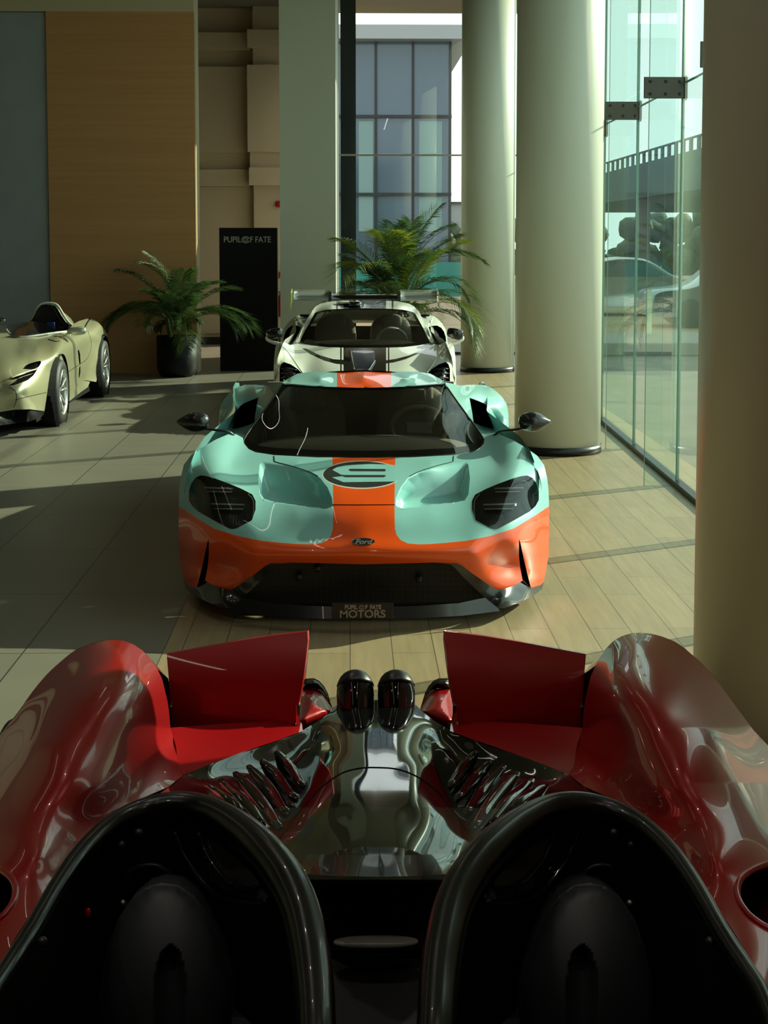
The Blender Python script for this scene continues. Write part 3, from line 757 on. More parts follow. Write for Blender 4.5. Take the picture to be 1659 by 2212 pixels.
for F in (0, 1):
    cp_ = carb if F == 0 else flip(carb, AX)
    panel('bumper_corner', cp_, lpx(lambda u, v: Y0+CD(AX+np.abs(u-AX), v)-.004), M_carbon, ford, step=4)
    slot = [(1121, 1163), (1124, 1172), (1131, 1205), (1140, 1243), (1147, 1270), (1129, 1254), (1124, 1228), (1121, 1200)]
    slot = slot if F == 0 else flip(slot, AX)
    sl = panel('brake_duct', slot, lpx(lambda u, v: Y0+.62+0*u), M_void, ford, step=8)
    strip('duct_wall', slot, lpx(lambda u, v: Y0+.62+0*u), ford_lift, M_orange, sl)
pq0, pq1 = P(717, 1337, Y0-.07), P(850, 1301, Y0-.07)
pl = box('number_plate', pq0[0], pq1[0], Y0-.075, Y0-.06, pq0[2], pq1[2], mat('plate_black', c(16, 15, 16), .4), ford, .002)
M_plt = mat('plate_letters', c(150, 132, 118), .5)
logo(pl, 783, 1312, Y0-.075, 9.5, M_plt, 40)
text('lettering', 'MOTORS', .053, M_plt, pl, tuple(P(783, 1327, Y0-.079)), bold=.0012, sx=1.05)

# windscreen, roof, sides
ws_half = [(786, 838), (881, 835), (942, 831), (957, 830), (963, 833), (990, 871), (1018, 909), (1043, 945), (1045, 958), (1035, 969), (1020, 976), (980, 982), (886, 987), (786, 989)]
WP = [(786, 989, 1.06), (886, 988, 1.09), (980, 983, 1.16), (1030, 972, 1.30), (1045, 950, 1.42), (1018, 909, 1.70), (990, 871, 1.88), (961, 830, 2.06), (881, 835, 1.96), (786, 838, 1.93),
      (786, 940, 1.30), (786, 890, 1.57), (900, 930, 1.36), (900, 880, 1.64), (980, 940, 1.40), (970, 890, 1.68)]
WD = rbf(WP+[(2*AX-a, b, d) for a, b, d in WP if a > AX], .002)
wsp = mir(ws_half, AX)
ctr = np.array((786, 905)); inn = []
for q in resample(wsp, 8):
    d = q-ctr; inn.append((ctr[0]+d[0]*.955, ctr[1]+d[1]*(.82 if d[1] > 0 else .93)))
wl_ = panel('windscreen', wsp, lpx(lambda u, v: Y0+WD(u, v)), [M_wind], ford, step=4)
panel('screen_border', wsp, lpx(lambda u, v: Y0+WD(u, v)+.006), [M_black], wl_, step=4, holes=[inn])
seam('screen_seal', wsp+[wsp[0]], lpx(lambda u, v: Y0+WD(u, v)), .005, wl_, M_black, 0, 4)
roof_half = [(786, 801), (843, 802), (901, 803), (929, 807), (952, 819), (962, 828), (957, 830), (942, 831), (881, 835), (786, 838)]
RP = [(786, 838, 1.93), (881, 835, 1.96), (942, 831, 2.02), (962, 828, 2.06), (786, 820, 2.12), (786, 806, 2.40), (786, 801, 2.62), (880, 818, 2.16), (880, 803, 2.60), (929, 807, 2.6), (945, 822, 2.2), (952, 819, 2.4)]
RD = rbf(RP+[(2*AX-a, b, d) for a, b, d in RP if a > AX], .002)
panel('roof', mir(roof_half, AX), lpx(lambda u, v: Y0+RD(u, v)), [M_blue, M_orange], ford, step=3, subs=[([(728, 780), (845, 780), (845, 850), (728, 850)], 1)])
hq = [(962, 826), (978, 829), (995, 833), (1020, 831), (1043, 831), (1060, 837), (1074, 847), (1085, 858), (1094, 872), (1098, 890), (1099, 915), (1099, 946), (1084, 944), (1071, 938), (1047, 947), (1043, 945), (1018, 909), (990, 871), (963, 833)]
intk = [(1014, 859), (1033, 866), (1045, 871), (1054, 878), (1060, 888), (1065, 903), (1070, 927), (1058, 925), (1040, 920), (1023, 913), (1020, 891)]
HP = [(962, 826, 2.10), (978, 829, 2.4), (995, 833, 2.75), (1043, 831, 3.05), (1060, 837, 3.0), (1074, 847, 2.95), (1094, 872, 2.85), (1098, 915, 2.75), (1099, 946, 2.7), (1084, 944, 1.9), (1071, 938, 1.45), (1047, 947, 1.42), (1018, 909, 1.72), (990, 871, 1.90),
      (1014, 859, 2.35), (1040, 868, 2.55), (1056, 885, 2.55), (1070, 927, 2.45), (1023, 913, 2.05), (1080, 890, 2.65), (1085, 920, 2.6), (1018, 845, 2.6), (1020, 891, 2.2)]
HD = rbf(HP, .002)
hl_ = lambda u, v: P(u, v, Y0+HD(AX+np.abs(u-AX), v))
for F in (0, 1):
    f_ = (lambda p: p) if F == 0 else (lambda p: flip(p, AX))
    qp = panel('rear_quarter', f_(hq), hl_, M_blue, ford, holes=[f_(intk)], step=3)
    it = panel('side_intake', f_(intk), lambda u, v: hl_(u, v)+np.array((0, .30, -.03)), M_void, ford, step=5)
    strip('intake_wall', f_(intk), lambda u, v: hl_(u, v)+np.array((0, .30, -.03)), hl_, M_void, it)
    # mirror: stalk and teardrop head
    sgn = 1 if F == 0 else -1; X_ = lambda px: AX+sgn*(px-AX)
    mr = ellipsoid('mirror', P(X_(1155), 911, Y0+1.34), (.096, .07, .058), M_carbon, ford, .85, 32, 20)
    vv = mr.data.vertices; mc = np.array(P(X_(1155), 911, Y0+1.34))-np.array(wloc(mr))
    for q in vv:
        t = (q.co.x-mc[0])*sgn/.096; k_ = .5+.5*math.cos(max(0, (t+.2)/1.2)*math.pi*.62) if t > -.2 else 1
        q.co.z = mc[2]+(q.co.z-mc[2])*k_; q.co.y = mc[1]+(q.co.y-mc[1])*k_
    mp_ = [P(X_(1068), 940, Y0+1.40), P(X_(1080), 932, Y0+1.38), P(X_(1105), 929, Y0+1.36), P(X_(1138), 925, Y0+1.35)]
    tube('mirror_stalk', catmull(mp_, 5), .012, M_carbon, mr, 10, .6)
    # body side from the front wing back over the wheels, with wheel openings
    xs = abs(float(P(1186, 1150, Y0+.80)[0])-fx)
    def side(u, v, sgn=sgn, xs=xs):   # u = metres*100 from the nose, v = height*100
        y, z = u/100, v/100
        bulge = xs-.055-.16*np.clip((z-.62)/.4, 0, 1)**1.6-.05*np.clip((.35-z)/.3, 0, 1)+.03*np.exp(-((y-3.6)/.8)**2)-.10*np.clip(1-np.abs(y-2.2)/.8, 0, 1)*np.clip((z-.25)/.3, 0, 1)
        return np.stack([fx+sgn*bulge, Y0+y, z], -1)
    so = [(75, 20), (75, 60), (95, 78), (140, 80), (190, 84), (250, 88), (300, 94), (350, 93), (420, 86), (460, 78), (458, 50), (445, 22)]
    arch = lambda cy, r: [(cy+r*math.cos(a), 34+r*math.sin(a)) for a in np.linspace(0, 2*math.pi, 33)[:-1]]
    clip_ = lambda a: [(u, max(20.5, v)) for u, v in a]
    ao = [(75, 20)]+[(75, 60), (95, 78), (140, 80), (190, 84), (250, 88), (300, 94), (350, 93), (420, 86), (460, 78), (458, 50), (445, 22)]
    pts = [(u, v) for u, v in ao[1:]]
    pts += [(362+38*math.cos(a), 34+38*math.sin(a)) for a in np.linspace(R(-18), R(198), 22)]
    pts += [(134+2, 14)]
    pts += [(97+38*math.cos(a), 34+38*math.sin(a)) for a in np.linspace(R(-25), R(140), 18)]
    panel('body_side', pts, side, [M_blue, M_orange], ford, subs=[([(70, 0), (70, 47), (470, 30), (470, 0)], 1)], step=6, normals=False)
    wheel(fx+sgn*(xs-.205), Y0+.97, .335, .25, sgn, ford); wheel(fx+sgn*(xs-.17), Y0+3.62, .345, .32, sgn, ford)
# engine cover and tail
def grid(name, rows, m, parent, n=6):
    rows = [catmull(r, n) for r in rows]; cols = np.array(rows); nu = cols.shape[1]
    full = np.array([catmull(cols[:, j], n) for j in range(nu)]).transpose(1, 0, 2); a, b = full.shape[:2]
    fs = [(i*b+j, i*b+j+1, (i+1)*b+j+1, (i+1)*b+j) for i in range(a-1) for j in range(b-1)]
    return meshobj(name, full.reshape(-1, 3), fs, m, parent)
rr_ = []
for y, h, w_, e_ in ((2.55, 1.09, .46, .98), (3.1, 1.02, .62, .92), (3.7, .92, .85, .90), (4.3, .84, .93, .80), (4.62, .80, .93, .76)):
    rr_.append([(fx-w_, Y0+y, e_-.03), (fx-w_*.6, Y0+y, h-.02), (fx, Y0+y, h), (fx+w_*.6, Y0+y, h-.02), (fx+w_, Y0+y, e_-.03)])
grid('engine_cover', rr_, M_blue, ford)
box('tail_panel', fx-.92, fx+.92, Y0+4.56, Y0+4.62, .25, .78, M_black, ford, .01)
# cabin
cb = box('cabin_tub', fx-.66, fx+.66, Y0+1.35, Y0+2.75, .2, .26, M_trim, ford)
box('bulkhead', fx-.62, fx+.62, Y0+2.72, Y0+2.76, .26, 1.0, M_trim, cb)
dsh = ellipsoid('dashboard', (fx, Y0+1.62, .66), (.68, .30, .11), M_trim, ford, .7, 32, 16)
for s_ in (-1, 1):
    st = empty('seat', (0, 0, 0)); st.parent = ford; st.location = (s_*.34, 2.2, 0)
    X = fx+s_*.34
    ellipsoid('backrest', (X, Y0+2.48, .66), (.24, .10, .34), M_suede, st, .6, rot=Matrix.Rotation(R(-14), 3, 'X'))
    ellipsoid('headrest', (X, Y0+2.47, .93), (.13, .07, .10), M_suede, st, .5)
    ellipsoid('cushion', (X, Y0+2.15, .36), (.25, .28, .09), M_suede, st, .6)
    ln = []
    for a, b in (((-.07, .98), (.07, .98)), ((-.07, .90), (.07, .90)), ((-.07, .98), (-.07, .90)), ((.07, .98), (.07, .90)), ((-.07, .98), (-.13, 1.01)), ((.07, .98), (.13, 1.01)), ((-.07, .90), (-.19, .86)), ((.07, .90), (.19, .86))):
        ln.append(tube_data([(X+a[0], Y0+2.385, a[1]), (X+b[0], Y0+2.385, b[1])], .0035, 6))
    v, f, _ = merge(ln); meshobj('stitching', v, f, mat('stitch_grey', c(150, 145, 135), .6), st)
an = np.linspace(0, 2*math.pi, 33)[:-1]
sw = tube('steering_wheel', [(fx+.35+.17*math.cos(a), Y0+1.86-.05*math.sin(a), .80+.13*math.sin(a)) for a in an], .016, M_trim, ford, 10, closed=True)
box('wheel_boss', fx+.27, fx+.43, Y0+1.85, Y0+1.87, .76, .83, M_trim, sw, .008)

# ============================================================ white coupe with a big rear wing
M_wht = paint('pearl_white_paint', c(214, 216, 205), .3)
M_glossblk = mat('gloss_black', c(12, 12, 14), .12, coat=1.0); M_navy = paint('navy_stripe', c(22, 26, 44), .3)
YS = 15.75; SX = 788.0
sx_ = float(P(SX, 780, YS+.9)[0])
sen = empty('sports_car', (sx_, YS, 0), 'white coupe with tall rear wing and dark bonnet stripes behind the light blue car', 'car')
NP = [(788, 905, .0), (788, 870, .02), (788, 835, .18), (788, 800, .62), (788, 775, .98), (788, 752, 1.45), (788, 740, 1.7),
      (840, 905, .03), (840, 860, .06), (840, 820, .34), (840, 785, .82), (840, 755, 1.35), (880, 905, .08), (880, 850, .18), (880, 800, .62), (880, 765, 1.15), (880, 750, 1.5),
      (925, 748, 1.62), (925, 765, 1.2), (920, 800, .68), (925, 850, .22), (925, 905, .14), (945, 742, 1.7), (950, 770, 1.0), (955, 745, 1.45), (975, 739, 1.5), (965, 760, 1.05),
      (965, 782, .72), (960, 810, .45), (960, 860, .30), (960, 905, .28), (982, 759, 1.15), (984, 800, .85), (984, 860, .75), (982, 905, .75), (975, 790, .72)]
ND = rbf(NP+[(2*SX-a, b, d) for a, b, d in NP if a > SX+1], .002)
n_lift = lpx(lambda u, v: YS+ND(u, v))
no = [(788, 751), (830, 751), (870, 750), (905, 746), (930, 740), (940, 744), (950, 745), (964, 738), (975, 739), (981, 750), (984, 775), (985, 810), (985, 860), (983, 905), (940, 920), (788, 922)]
s_lamp = [(921, 809), (933, 797), (948, 787), (963, 782), (969, 787), (972, 797), (972, 830), (972, 845), (955, 848), (935, 830)]
stripe = lambda a, b, y0=740, y1=860: [(a, y0), (b, y0), (b, y1), (a, y1)]
vent_ = [(924, 750), (906, 763), (876, 776), (850, 783), (828, 786), (788, 788), (748, 788), (726, 786), (700, 779), (670, 765), (652, 752), (662, 753), (690, 767), (720, 776), (788, 780), (828, 779), (856, 775), (886, 767), (910, 755)]
scoop = [(757, 757), (766, 756), (810, 757), (810, 779), (801, 799), (780, 803), (762, 797), (757, 780)]
panel('front_body', mir(no, SX), n_lift, [M_wht, M_glossblk, M_navy], sen, holes=[s_lamp, flip(s_lamp, SX)], step=2.6, bstep=3,
      subs=[(stripe(742, 834), 1), (stripe(735, 738), 1), (stripe(838, 841), 1), (vent_, 1)])
for q0, q1 in ((738, 742), (834, 838)): pass
hs = panel('bonnet_scoop', scoop, lpx(lambda u, v: YS+ND(u, v)-.03*(1-np.exp(-dist(scoop, u, v)/2))), M_navy, sen, step=2.5)
for a, b in (((757, 757), (765, 798)), ((810, 779), (797, 799)), ((765, 798), (797, 799))):
    seam('scoop_edge', [a, ((a[0]+b[0])/2, (a[1]+b[1])/2), b], lpx(lambda u, v: YS+ND(u, v)-.035), .008, hs, M_chrome)
for F in (0, 1):
    f_ = (lambda p: p) if F == 0 else (lambda p: flip(p, SX))
    l_ = panel('headlamp', f_(s_lamp), lpx(lambda u, v: YS+ND(u, v)+.08), M_glossblk, sen, step=4)
    strip('bezel', f_(s_lamp), lpx(lambda u, v: YS+ND(u, v)+.08), n_lift, M_void, l_)
    for k in range(3):
        seam('lamp_bar', f_([(936+k*5, 800+k*9), (950+k*2, 796+k*9), (968, 797+k*10)]), lpx(lambda u, v: YS+ND(u, v)+.04), .008, l_, M_dark)
    seam('wing_crease', f_([(972, 744), (958, 756), (944, 774), (932, 792), (922, 806)]), lpx(lambda u, v: YS+ND(u, v)+.0), .006, sen, M_wht)
WPs = [(788, 751, 1.5), (870, 750, 1.56), (930, 740, 1.75), (788, 667, 2.55), (870, 669, 2.58), (896, 676, 2.62), (788, 710, 2.0), (870, 712, 2.05), (913, 708, 2.2)]
WDs = rbf(WPs+[(2*SX-a, b, d) for a, b, d in WPs if a > SX], .002)
wh = [(788, 666), (840, 667), (870, 669), (888, 673), (896, 676), (905, 692), (916, 712), (928, 737), (905, 745), (870, 749.5), (830, 751), (788, 751)]
wsS = mir(wh, SX)
ws2 = panel('windscreen', wsS, lpx(lambda u, v: YS+WDs(u, v)), M_wind, sen, step=4)
panel('screen_border', wsS, lpx(lambda u, v: YS+WDs(u, v)+.01), M_glossblk, ws2, step=4, holes=[[(788+(a-788)*.95, 707+(b-707)*(.86 if b > 707 else .93)) for a, b in wsS]])
ro = [(788, 648.5), (830, 649), (860, 651), (884, 656), (895, 662), (902, 672), (922, 706), (937, 737), (935, 741), (929, 739), (916, 712), (905, 692), (896, 676), (888, 673), (870, 669), (840, 667), (788, 666)]
ROs = [(788, 666, 2.55), (840, 667, 2.56), (896, 676, 2.62), (788, 656, 2.9), (788, 648, 3.4), (860, 651, 3.3), (884, 656, 3.1), (860, 660, 2.75), (902, 672, 2.66), (922, 706, 2.25), (937, 737, 1.8), (916, 712, 2.18), (929, 739, 1.75)]
RDs = rbf(ROs+[(2*SX-a, b, d) for a, b, d in ROs if a > SX], .002)
panel('roof', mir(ro, SX), lpx(lambda u, v: YS+RDs(u, v)), [M_wht, M_navy], sen, step=2.5, subs=[(stripe(742, 834, 640, 670), 1), (stripe(726, 730, 640, 670), 1), (stripe(846, 850, 640, 670), 1)])
q = P(768, 657, YS+2.9); ellipsoid('roof_scoop', q, (.09, .25, .05), M_glossblk, sen, .7)
ellipsoid('camera_housing', P(745, 653, YS+2.95), (.09, .12, .02), M_wht, sen, .7)
# rear quarters with black side openings
q2 = [(900, 668), (910, 681), (925, 680), (938, 683), (948, 691), (956, 700), (963, 712), (966, 728), (967, 742), (950, 746), (940, 745), (935, 740), (922, 706), (902, 672)]
o2 = [(926, 707), (932, 704), (944, 703), (953, 708), (959, 716), (963, 728), (964, 740), (955, 744), (948, 744), (938, 733), (930, 718)]
QD = rbf([(900, 668, 2.7), (910, 681, 3.3), (938, 683, 3.6), (956, 700, 3.5), (966, 728, 3.3), (967, 742, 3.2), (945, 746, 1.9), (935, 740, 1.8), (922, 706, 2.3), (926, 707, 2.4), (944, 703, 3.0), (955, 744, 2.6)], .002)
ql = lambda u, v: P(u, v, YS+QD(SX+np.abs(u-SX), v))
for F in (0, 1):
    sgn = 1 if F == 0 else -1; f_ = (lambda p: p) if F == 0 else (lambda p: flip(p, SX)); X_ = lambda px: SX+sgn*(px-SX)
    rq = panel('rear_quarter', f_(q2), ql, M_wht, sen, holes=[f_(o2)], step=3)
    it = panel('side_intake', f_(o2), lambda u, v: ql(u, v)+np.array((0, .4, -.02)), M_void, sen, step=5)
    strip('intake_wall', f_(o2), lambda u, v: ql(u, v)+np.array((0, .4, -.02)), ql, M_void, it)
    ellipsoid('roof_vent', P(X_(916), 681, YS+3.3), (.07, .1, .015), M_void, sen, .6)
    mz = P(X_(983), 721, YS+1.75); mr = ellipsoid('mirror', mz, (.095, .07, .062), M_glossblk, sen, .6, rot=Matrix.Rotation(sgn*R(12), 3, 'Y'))
    cr = catmull([P(X_(1000), 728, YS+1.73), P(X_(998), 734, YS+1.70), P(X_(985), 740, YS+1.68), P(X_(968), 744, YS+1.66)], 5)
    tube('mirror_arm', cr, np.linspace(.016, .022, len(cr)), M_wht, mr, 10)
    xs2 = abs(float(P(985, 800, YS+.85)[0])-sx_)
    def side2(u, v, sgn=sgn):
        y, z = u/100, v/100
        b = xs2-.02-.12*np.clip((z-.62)/.35, 0, 1)-.08*np.clip(1-np.abs(y-2.3)/.9, 0, 1)
        return np.stack([sx_+sgn*b, YS+y, z], -1)
    pts = [(75, 18), (75, 70), (100, 84), (150, 86), (220, 88), (300, 98), (360, 98), (430, 92), (470, 86), (468, 30), (455, 22)]
    pts += [(370+38*math.cos(a), 34+38*math.sin(a)) for a in np.linspace(R(-18), R(198), 20)]
    pts += [(103+38*math.cos(a), 34+38*math.sin(a)) for a in np.linspace(R(-25), R(150), 18)]
    panel('body_side', pts, side2, M_wht, sen, step=8, normals=False)
    wheel(sx_+sgn*(xs2-.14), YS+1.03, .335, .24, sgn, sen); wheel(sx_+sgn*(xs2-.17), YS+3.7, .345, .3, sgn, sen)
rr_ = []
for y, h, w_, e_ in ((3.4, 1.13, .42, 1.08), (3.9, 1.0, .6, .97), (4.3, .93, .88, .9), (4.72, .86, .93, .84)):
    rr_.append([(sx_-w_, YS+y, e_-.03), (sx_-w_*.6, YS+y, h-.02), (sx_, YS+y, h), (sx_+w_*.6, YS+y, h-.02), (sx_+w_, YS+y, e_-.03)])
grid('engine_cover', rr_, M_wht, sen)
box('underbody', sx_-.8, sx_+.8, YS+.3, YS+4.6, .09, .16, M_void, sen)
box('tail_panel', sx_-.9, sx_+.9, YS+4.7, YS+4.74, .25, .82, M_black, sen, .01)
ellipsoid('dashboard', (sx_, YS+1.9, .72), (.66, .3, .1), M_trim, sen, .7)
an = np.linspace(0, 2*math.pi, 33)[:-1]
for s_ in (-1, 1):
    X = sx_+s_*.33; st = empty('seat', (s_*.33, 2.8, 0)); st.parent = sen
    ellipsoid('backrest', (X, YS+2.95, .72), (.25, .10, .32), M_suede, st, .6, rot=Matrix.Rotation(R(-14), 3, 'X'))
    ellipsoid('headrest', (X, YS+2.95, .97), (.13, .07, .09), M_suede, st, .6)
wc = P(846, 726, YS+2.1)
tube('steering_wheel', [tuple(wc+np.array((.17*math.cos(a), -.04*math.sin(a), .15*math.sin(a)-.06))) for a in an], .017, M_drl, sen, 10, closed=True)
# rear wing
YWg = YS+4.35
wg = empty('rear_wing', (0, 4.35, 0)); wg.parent = sen
def wingsec(name, px0, px1, y0, y1, m, ch=.34):
    a = P(px0, y0, YWg); b = P(px1, y1, YWg); vs = []
    prof = [(0, .02), (.02, .05), (.15, .062), (.6, .05), (1, .03), (.6, .004), (.15, -.008), (.02, 0)]
    for x in np.linspace(a[0], b[0], 7):
        for t, h in prof: vs.append((x, YWg+t*ch, b[2]+(a[2]-b[2])*.75*t+h))
    n = len(prof); fs = [(i*n+j, i*n+(j+1) % n, (i+1)*n+(j+1) % n, (i+1)*n+j) for i in range(6) for j in range(n)]+[tuple(range(n)), tuple(range(6*n, 7*n))[::-1]]
    return meshobj(name, vs, fs, m, wg)
M_wing = mat('silver_grey_wing', c(150, 155, 150), .2, .3, coat=1.0)
wingsec('outer_blade', 634, 711, 627, 650, M_wing); wingsec('outer_blade', 865, 944, 627, 650, M_wing)
wingsec('centre_blade', 711, 865, 637, 650, M_glossblk)
for px_, s_ in ((630, -1), (946, 1)):
    a = P(px_, 627, YWg); zz = P(px_, 671, YWg)[2]
    vs = [(a[0], YWg-.03, a[2]-.03), (a[0], YWg+.36, a[2]+.01), (a[0]-s_*.0+s_*.01, YWg+.36, zz+.12), (a[0]+s_*.012, YWg-.02, zz)]
    vs += [(x+s_*.012, y, z) for x, y, z in vs]
    meshobj('end_plate', vs, [(0, 1, 2, 3), (4, 5, 6, 7), (0, 1, 5, 4), (1, 2, 6, 5), (2, 3, 7, 6), (3, 0, 4, 7)], mat('end_plate_lime', c(190, 205, 60), .3) if s_ < 0 else M_wing, wg, False)
for px_ in (713, 862):
    a = P(px_, 630, YWg); b = P(px_, 652, YWg); box('upright', a[0]-.02, a[0]+.02, YWg-.02, YWg+.3, .95, a[2], M_dark, wg, .005)

# ============================================================ cream roadster on the left
M_champ = paint('champagne_paint', c(178, 174, 140), .3, .35)
mx = -4.02; ym = 15.4
mon = empty('sports_car', (mx, ym, 0), 'cream open roadster with one tall black headrest fairing, cut off by the left edge', 'car')
MP = [(-60, 905, 15.35), (0, 890, 15.5), (31, 886, 15.6), (63, 884, 15.75), (92, 888, 16.02), (0, 860, 15.45), (40, 850, 15.5), (80, 855, 15.85), (100, 855, 16.1), (-60, 850, 15.3),
      (0, 825, 15.55), (40, 815, 15.65), (75, 805, 15.9), (100, 815, 16.12), (90, 785, 16.1), (110, 800, 16.27), (60, 790, 15.95), (30, 800, 15.75), (-60, 800, 15.75),
      (0, 770, 16.1), (20, 765, 16.2), (50, 758, 16.35), (80, 752, 16.5), (108, 753, 16.6), (125, 762, 16.5), (136, 785, 16.75), (140, 760, 17.0),
      (0, 740, 16.9), (-60, 740, 16.8), (40, 742, 16.95), (80, 736, 17.15), (110, 730, 17.35), (130, 735, 17.2), (0, 728, 17.3), (60, 728, 17.4), (110, 720, 17.7), (144, 716, 18.1), (160, 703, 18.7),
      (142, 847, 16.98), (141, 816, 16.92), (139, 871, 17.0), (155, 830, 17.35), (155, 780, 17.5), (155, 745, 17.6), (172, 800, 18.1), (175, 760, 18.3), (180, 730, 18.5), (182, 820, 18.6), (208, 825, 19.15), (200, 780, 19.05), (200, 740, 19.05),
      (215, 777, 19.3), (219, 730, 19.45), (219, 706, 19.7), (194, 688, 19.8), (232, 722, 20.2), (210, 700, 19.6)]
MD = rbf(MP, .004); m_lift = lpx(MD)
mo = [(-60, 728), (0, 729), (31, 727.5), (60, 727), (90, 723.5), (118, 719), (144, 716), (152, 708), (158, 700), (172, 693), (186, 689), (194, 687), (205, 691), (213, 697), (221, 706), (227, 714), (231, 722), (232, 731), (228, 724), (223, 721), (219.5, 725),
      (218, 738), (217, 755), (215, 780), (212, 804), (208, 825), (195, 823), (182, 821), (170, 833), (155, 853), (139.5, 871.5), (141.5, 860), (142, 845), (141, 820), (138, 798), (133, 781), (126, 770.5), (120, 772), (114, 783), (109, 800), (105, 825), (101, 855), (96, 888), (80, 886), (63, 884), (31, 885), (0, 890), (-60, 905)]
hl1 = [(49, 797), (55, 790), (62, 786), (75, 782), (86, 779.5), (89, 781), (88, 786), (83, 793), (70, 798)]
hl2 = [(18, 821), (30, 815), (48, 809), (63, 803.5), (80, 798), (78, 802), (72, 811), (60, 821), (45, 827), (30, 832), (18, 833), (30, 826), (38, 818), (28, 820)]
sv1 = [(168, 757), (170, 755), (173, 765), (174, 784), (172, 790), (170, 778)]
sv2 = [(171, 794), (173.5, 790), (173.5, 806), (171, 817), (170, 815)]
def arcpoly(): return None
body = panel('front_body', mo, m_lift, M_champ, mon, holes=[hl1, hl2, sv1, sv2], step=2.2, bstep=2.5)
for h_ in (hl1, hl2):
    q = panel('headlamp', h_, lpx(lambda u, v: MD(u, v)+.04), M_glossblk, mon, step=3); strip('bezel', h_, lpx(lambda u, v: MD(u, v)+.04), m_lift, M_void, q, 3)
for h_ in (sv1, sv2):
    q = panel('side_vent', h_, lpx(lambda u, v: MD(u, v)+.1), M_void, mon, step=3); strip('vent_wall', h_, lpx(lambda u, v: MD(u, v)+.1), m_lift, M_void, q, 3)
seam('lamp_strip', [(22, 817), (50, 806), (80, 797)], lpx(lambda u, v: MD(u, v)-.005), .010, mon, M_champ)
seam('bumper_seam', [(33, 864), (60, 857), (100, 848)], m_lift, .003, mon)
seam('bumper_seam', [(20, 836), (33, 845), (36, 862), (30, 880)], m_lift, .003, mon)
seam('door_seam', [(140, 808), (160, 795), (185, 778), (194, 762), (197, 740), (190, 715)], m_lift, .003, mon)
seam('rear_seam', [(184, 706), (189, 697), (195, 688)], m_lift, .008, mon)
for pts in ([(104, 733), (122, 738), (128, 737)],): seam('wing_seam', pts, m_lift, .005, mon)
ellipsoid('fog_lamp', P(-2, 857, 15.5), (.035, .04, .05), M_void, mon)
# chin and skirts
ch = [(-60, 905), (0, 889), (31, 884), (63, 883), (96, 887), (96, 893), (88, 902), (60, 911), (30, 915), (0, 919), (-60, 930)]
panel('chin_spoiler', ch, lpx(rbf([(-60, 905, 15.4), (0, 889, 15.55), (63, 883, 15.8), (96, 887, 16.1), (95, 893, 16.0), (60, 911, 15.65), (0, 919, 15.4), (-60, 930, 15.2), (30, 900, 15.75)])), M_carbon, mon, step=4)
sk = [(139, 871), (182, 821), (185, 824), (180, 837), (165, 851), (150, 863), (139, 868)]
panel('side_skirt', [(139, 872), (155, 853), (170, 833), (182, 820.5), (195, 823), (190, 836), (176, 846), (158, 860), (146, 870)], lpx(lambda u, v: MD(u, v)+.06+0*u), M_champ, mon, step=4)
# far flank, deck and tail so the car is a whole body
prof = lambda w_, h, lo: [(mx-w_, lo), (mx-w_-.01, (lo+h)/2), (mx-w_+.05, h-.05), (mx-w_*.55, h-.02), (mx, h-.07), (mx+w_*.45, h-.07)]
rows = []
for y, w_, h, lo in ((15.5, .75, .55, .3), (15.9, .92, .72, .3), (16.5, .97, .78, .38), (17.3, .95, .74, .16), (18.2, .93, .72, .16), (19.1, .97, .86, .2), (19.7, .98, .92, .4), (20.3, .92, .82, .35)):
    rows.append([(x, y, z) for x, z in prof(w_, h, lo)])
grid('far_side', rows, M_champ, mon, 4)
box('tail_panel', mx-.9, mx+.86, 20.25, 20.3, .2, .82, M_black, mon, .01)
box('underbody', mx-.85, mx+.85, 15.9, 20.2, .1, .16, M_void, mon)
# cockpit opening, fairing, mirror
ckp = [(14, 706), (18, 702), (45, 697), (70, 694), (90, 697), (110, 706), (125, 716), (110, 720), (60, 727), (36, 727), (22, 722), (15, 715)]
panel('cockpit', ckp, lpx(rbf([(14, 706, 17.7), (60, 727, 17.45), (110, 720, 17.75), (125, 716, 18.0), (70, 694, 18.3), (110, 706, 18.3)])), M_glossblk, mon, step=4)
seam('cockpit_rim', [(14, 712), (22, 722), (38, 727.5), (60, 727.5), (110, 720), (144, 716)], lpx(rbf([(14, 712, 17.5), (60, 727, 17.4), (110, 720, 17.65), (144, 716, 18.05), (22, 722, 17.4), (38, 727, 17.39)])), .012, mon, M_wht)
fr_ = [(57, 697), (66, 692), (72, 684), (78, 671), (83, 662), (90, 656.5), (100, 654.5), (112, 655), (122, 658), (129, 666), (137, 680), (147, 695), (156, 703), (150, 712), (144, 716), (110, 718)]
fc = (105, 690)
fair = panel('headrest_fairing', fr_, lpx(lambda u, v: 18.75+.0035*(v-655)*0-.12*(1-np.exp(-dist(fr_, u, v)/6))), M_champ, mon, step=3)
fi = [(fc[0]+(a-fc[0])*.93-1.5, fc[1]+(b-fc[1])*.93+1) for a, b in fr_]
panel('fairing_lining', fi, lpx(lambda u, v: 18.60-.03*np.exp(-dist(fi, u, v)/5)), M_black, fair, step=3)
seam('fairing_edge', fr_[:13], lpx(lambda u, v: 18.72+0*u), .014, fair, M_wht)
seam('lining_edge', [(88, 660), (104, 659), (116, 666), (124, 682), (136, 698), (150, 708)], lpx(lambda u, v: 18.58+0*u), .006, fair, M_dark)
rows = []
for y, w_, h in ((18.75, .30, 1.16), (19.1, .27, 1.1), (19.6, .18, .98), (20.0, .08, .86)):
    c0 = float(P(108, 690, 18.75)[0]); rows.append([(c0-w_, y, .78), (c0-w_*.6, y, (h+.8)/2+.06), (c0, y, h), (c0+w_*.6, y, (h+.8)/2+.06), (c0+w_, y, .78)])
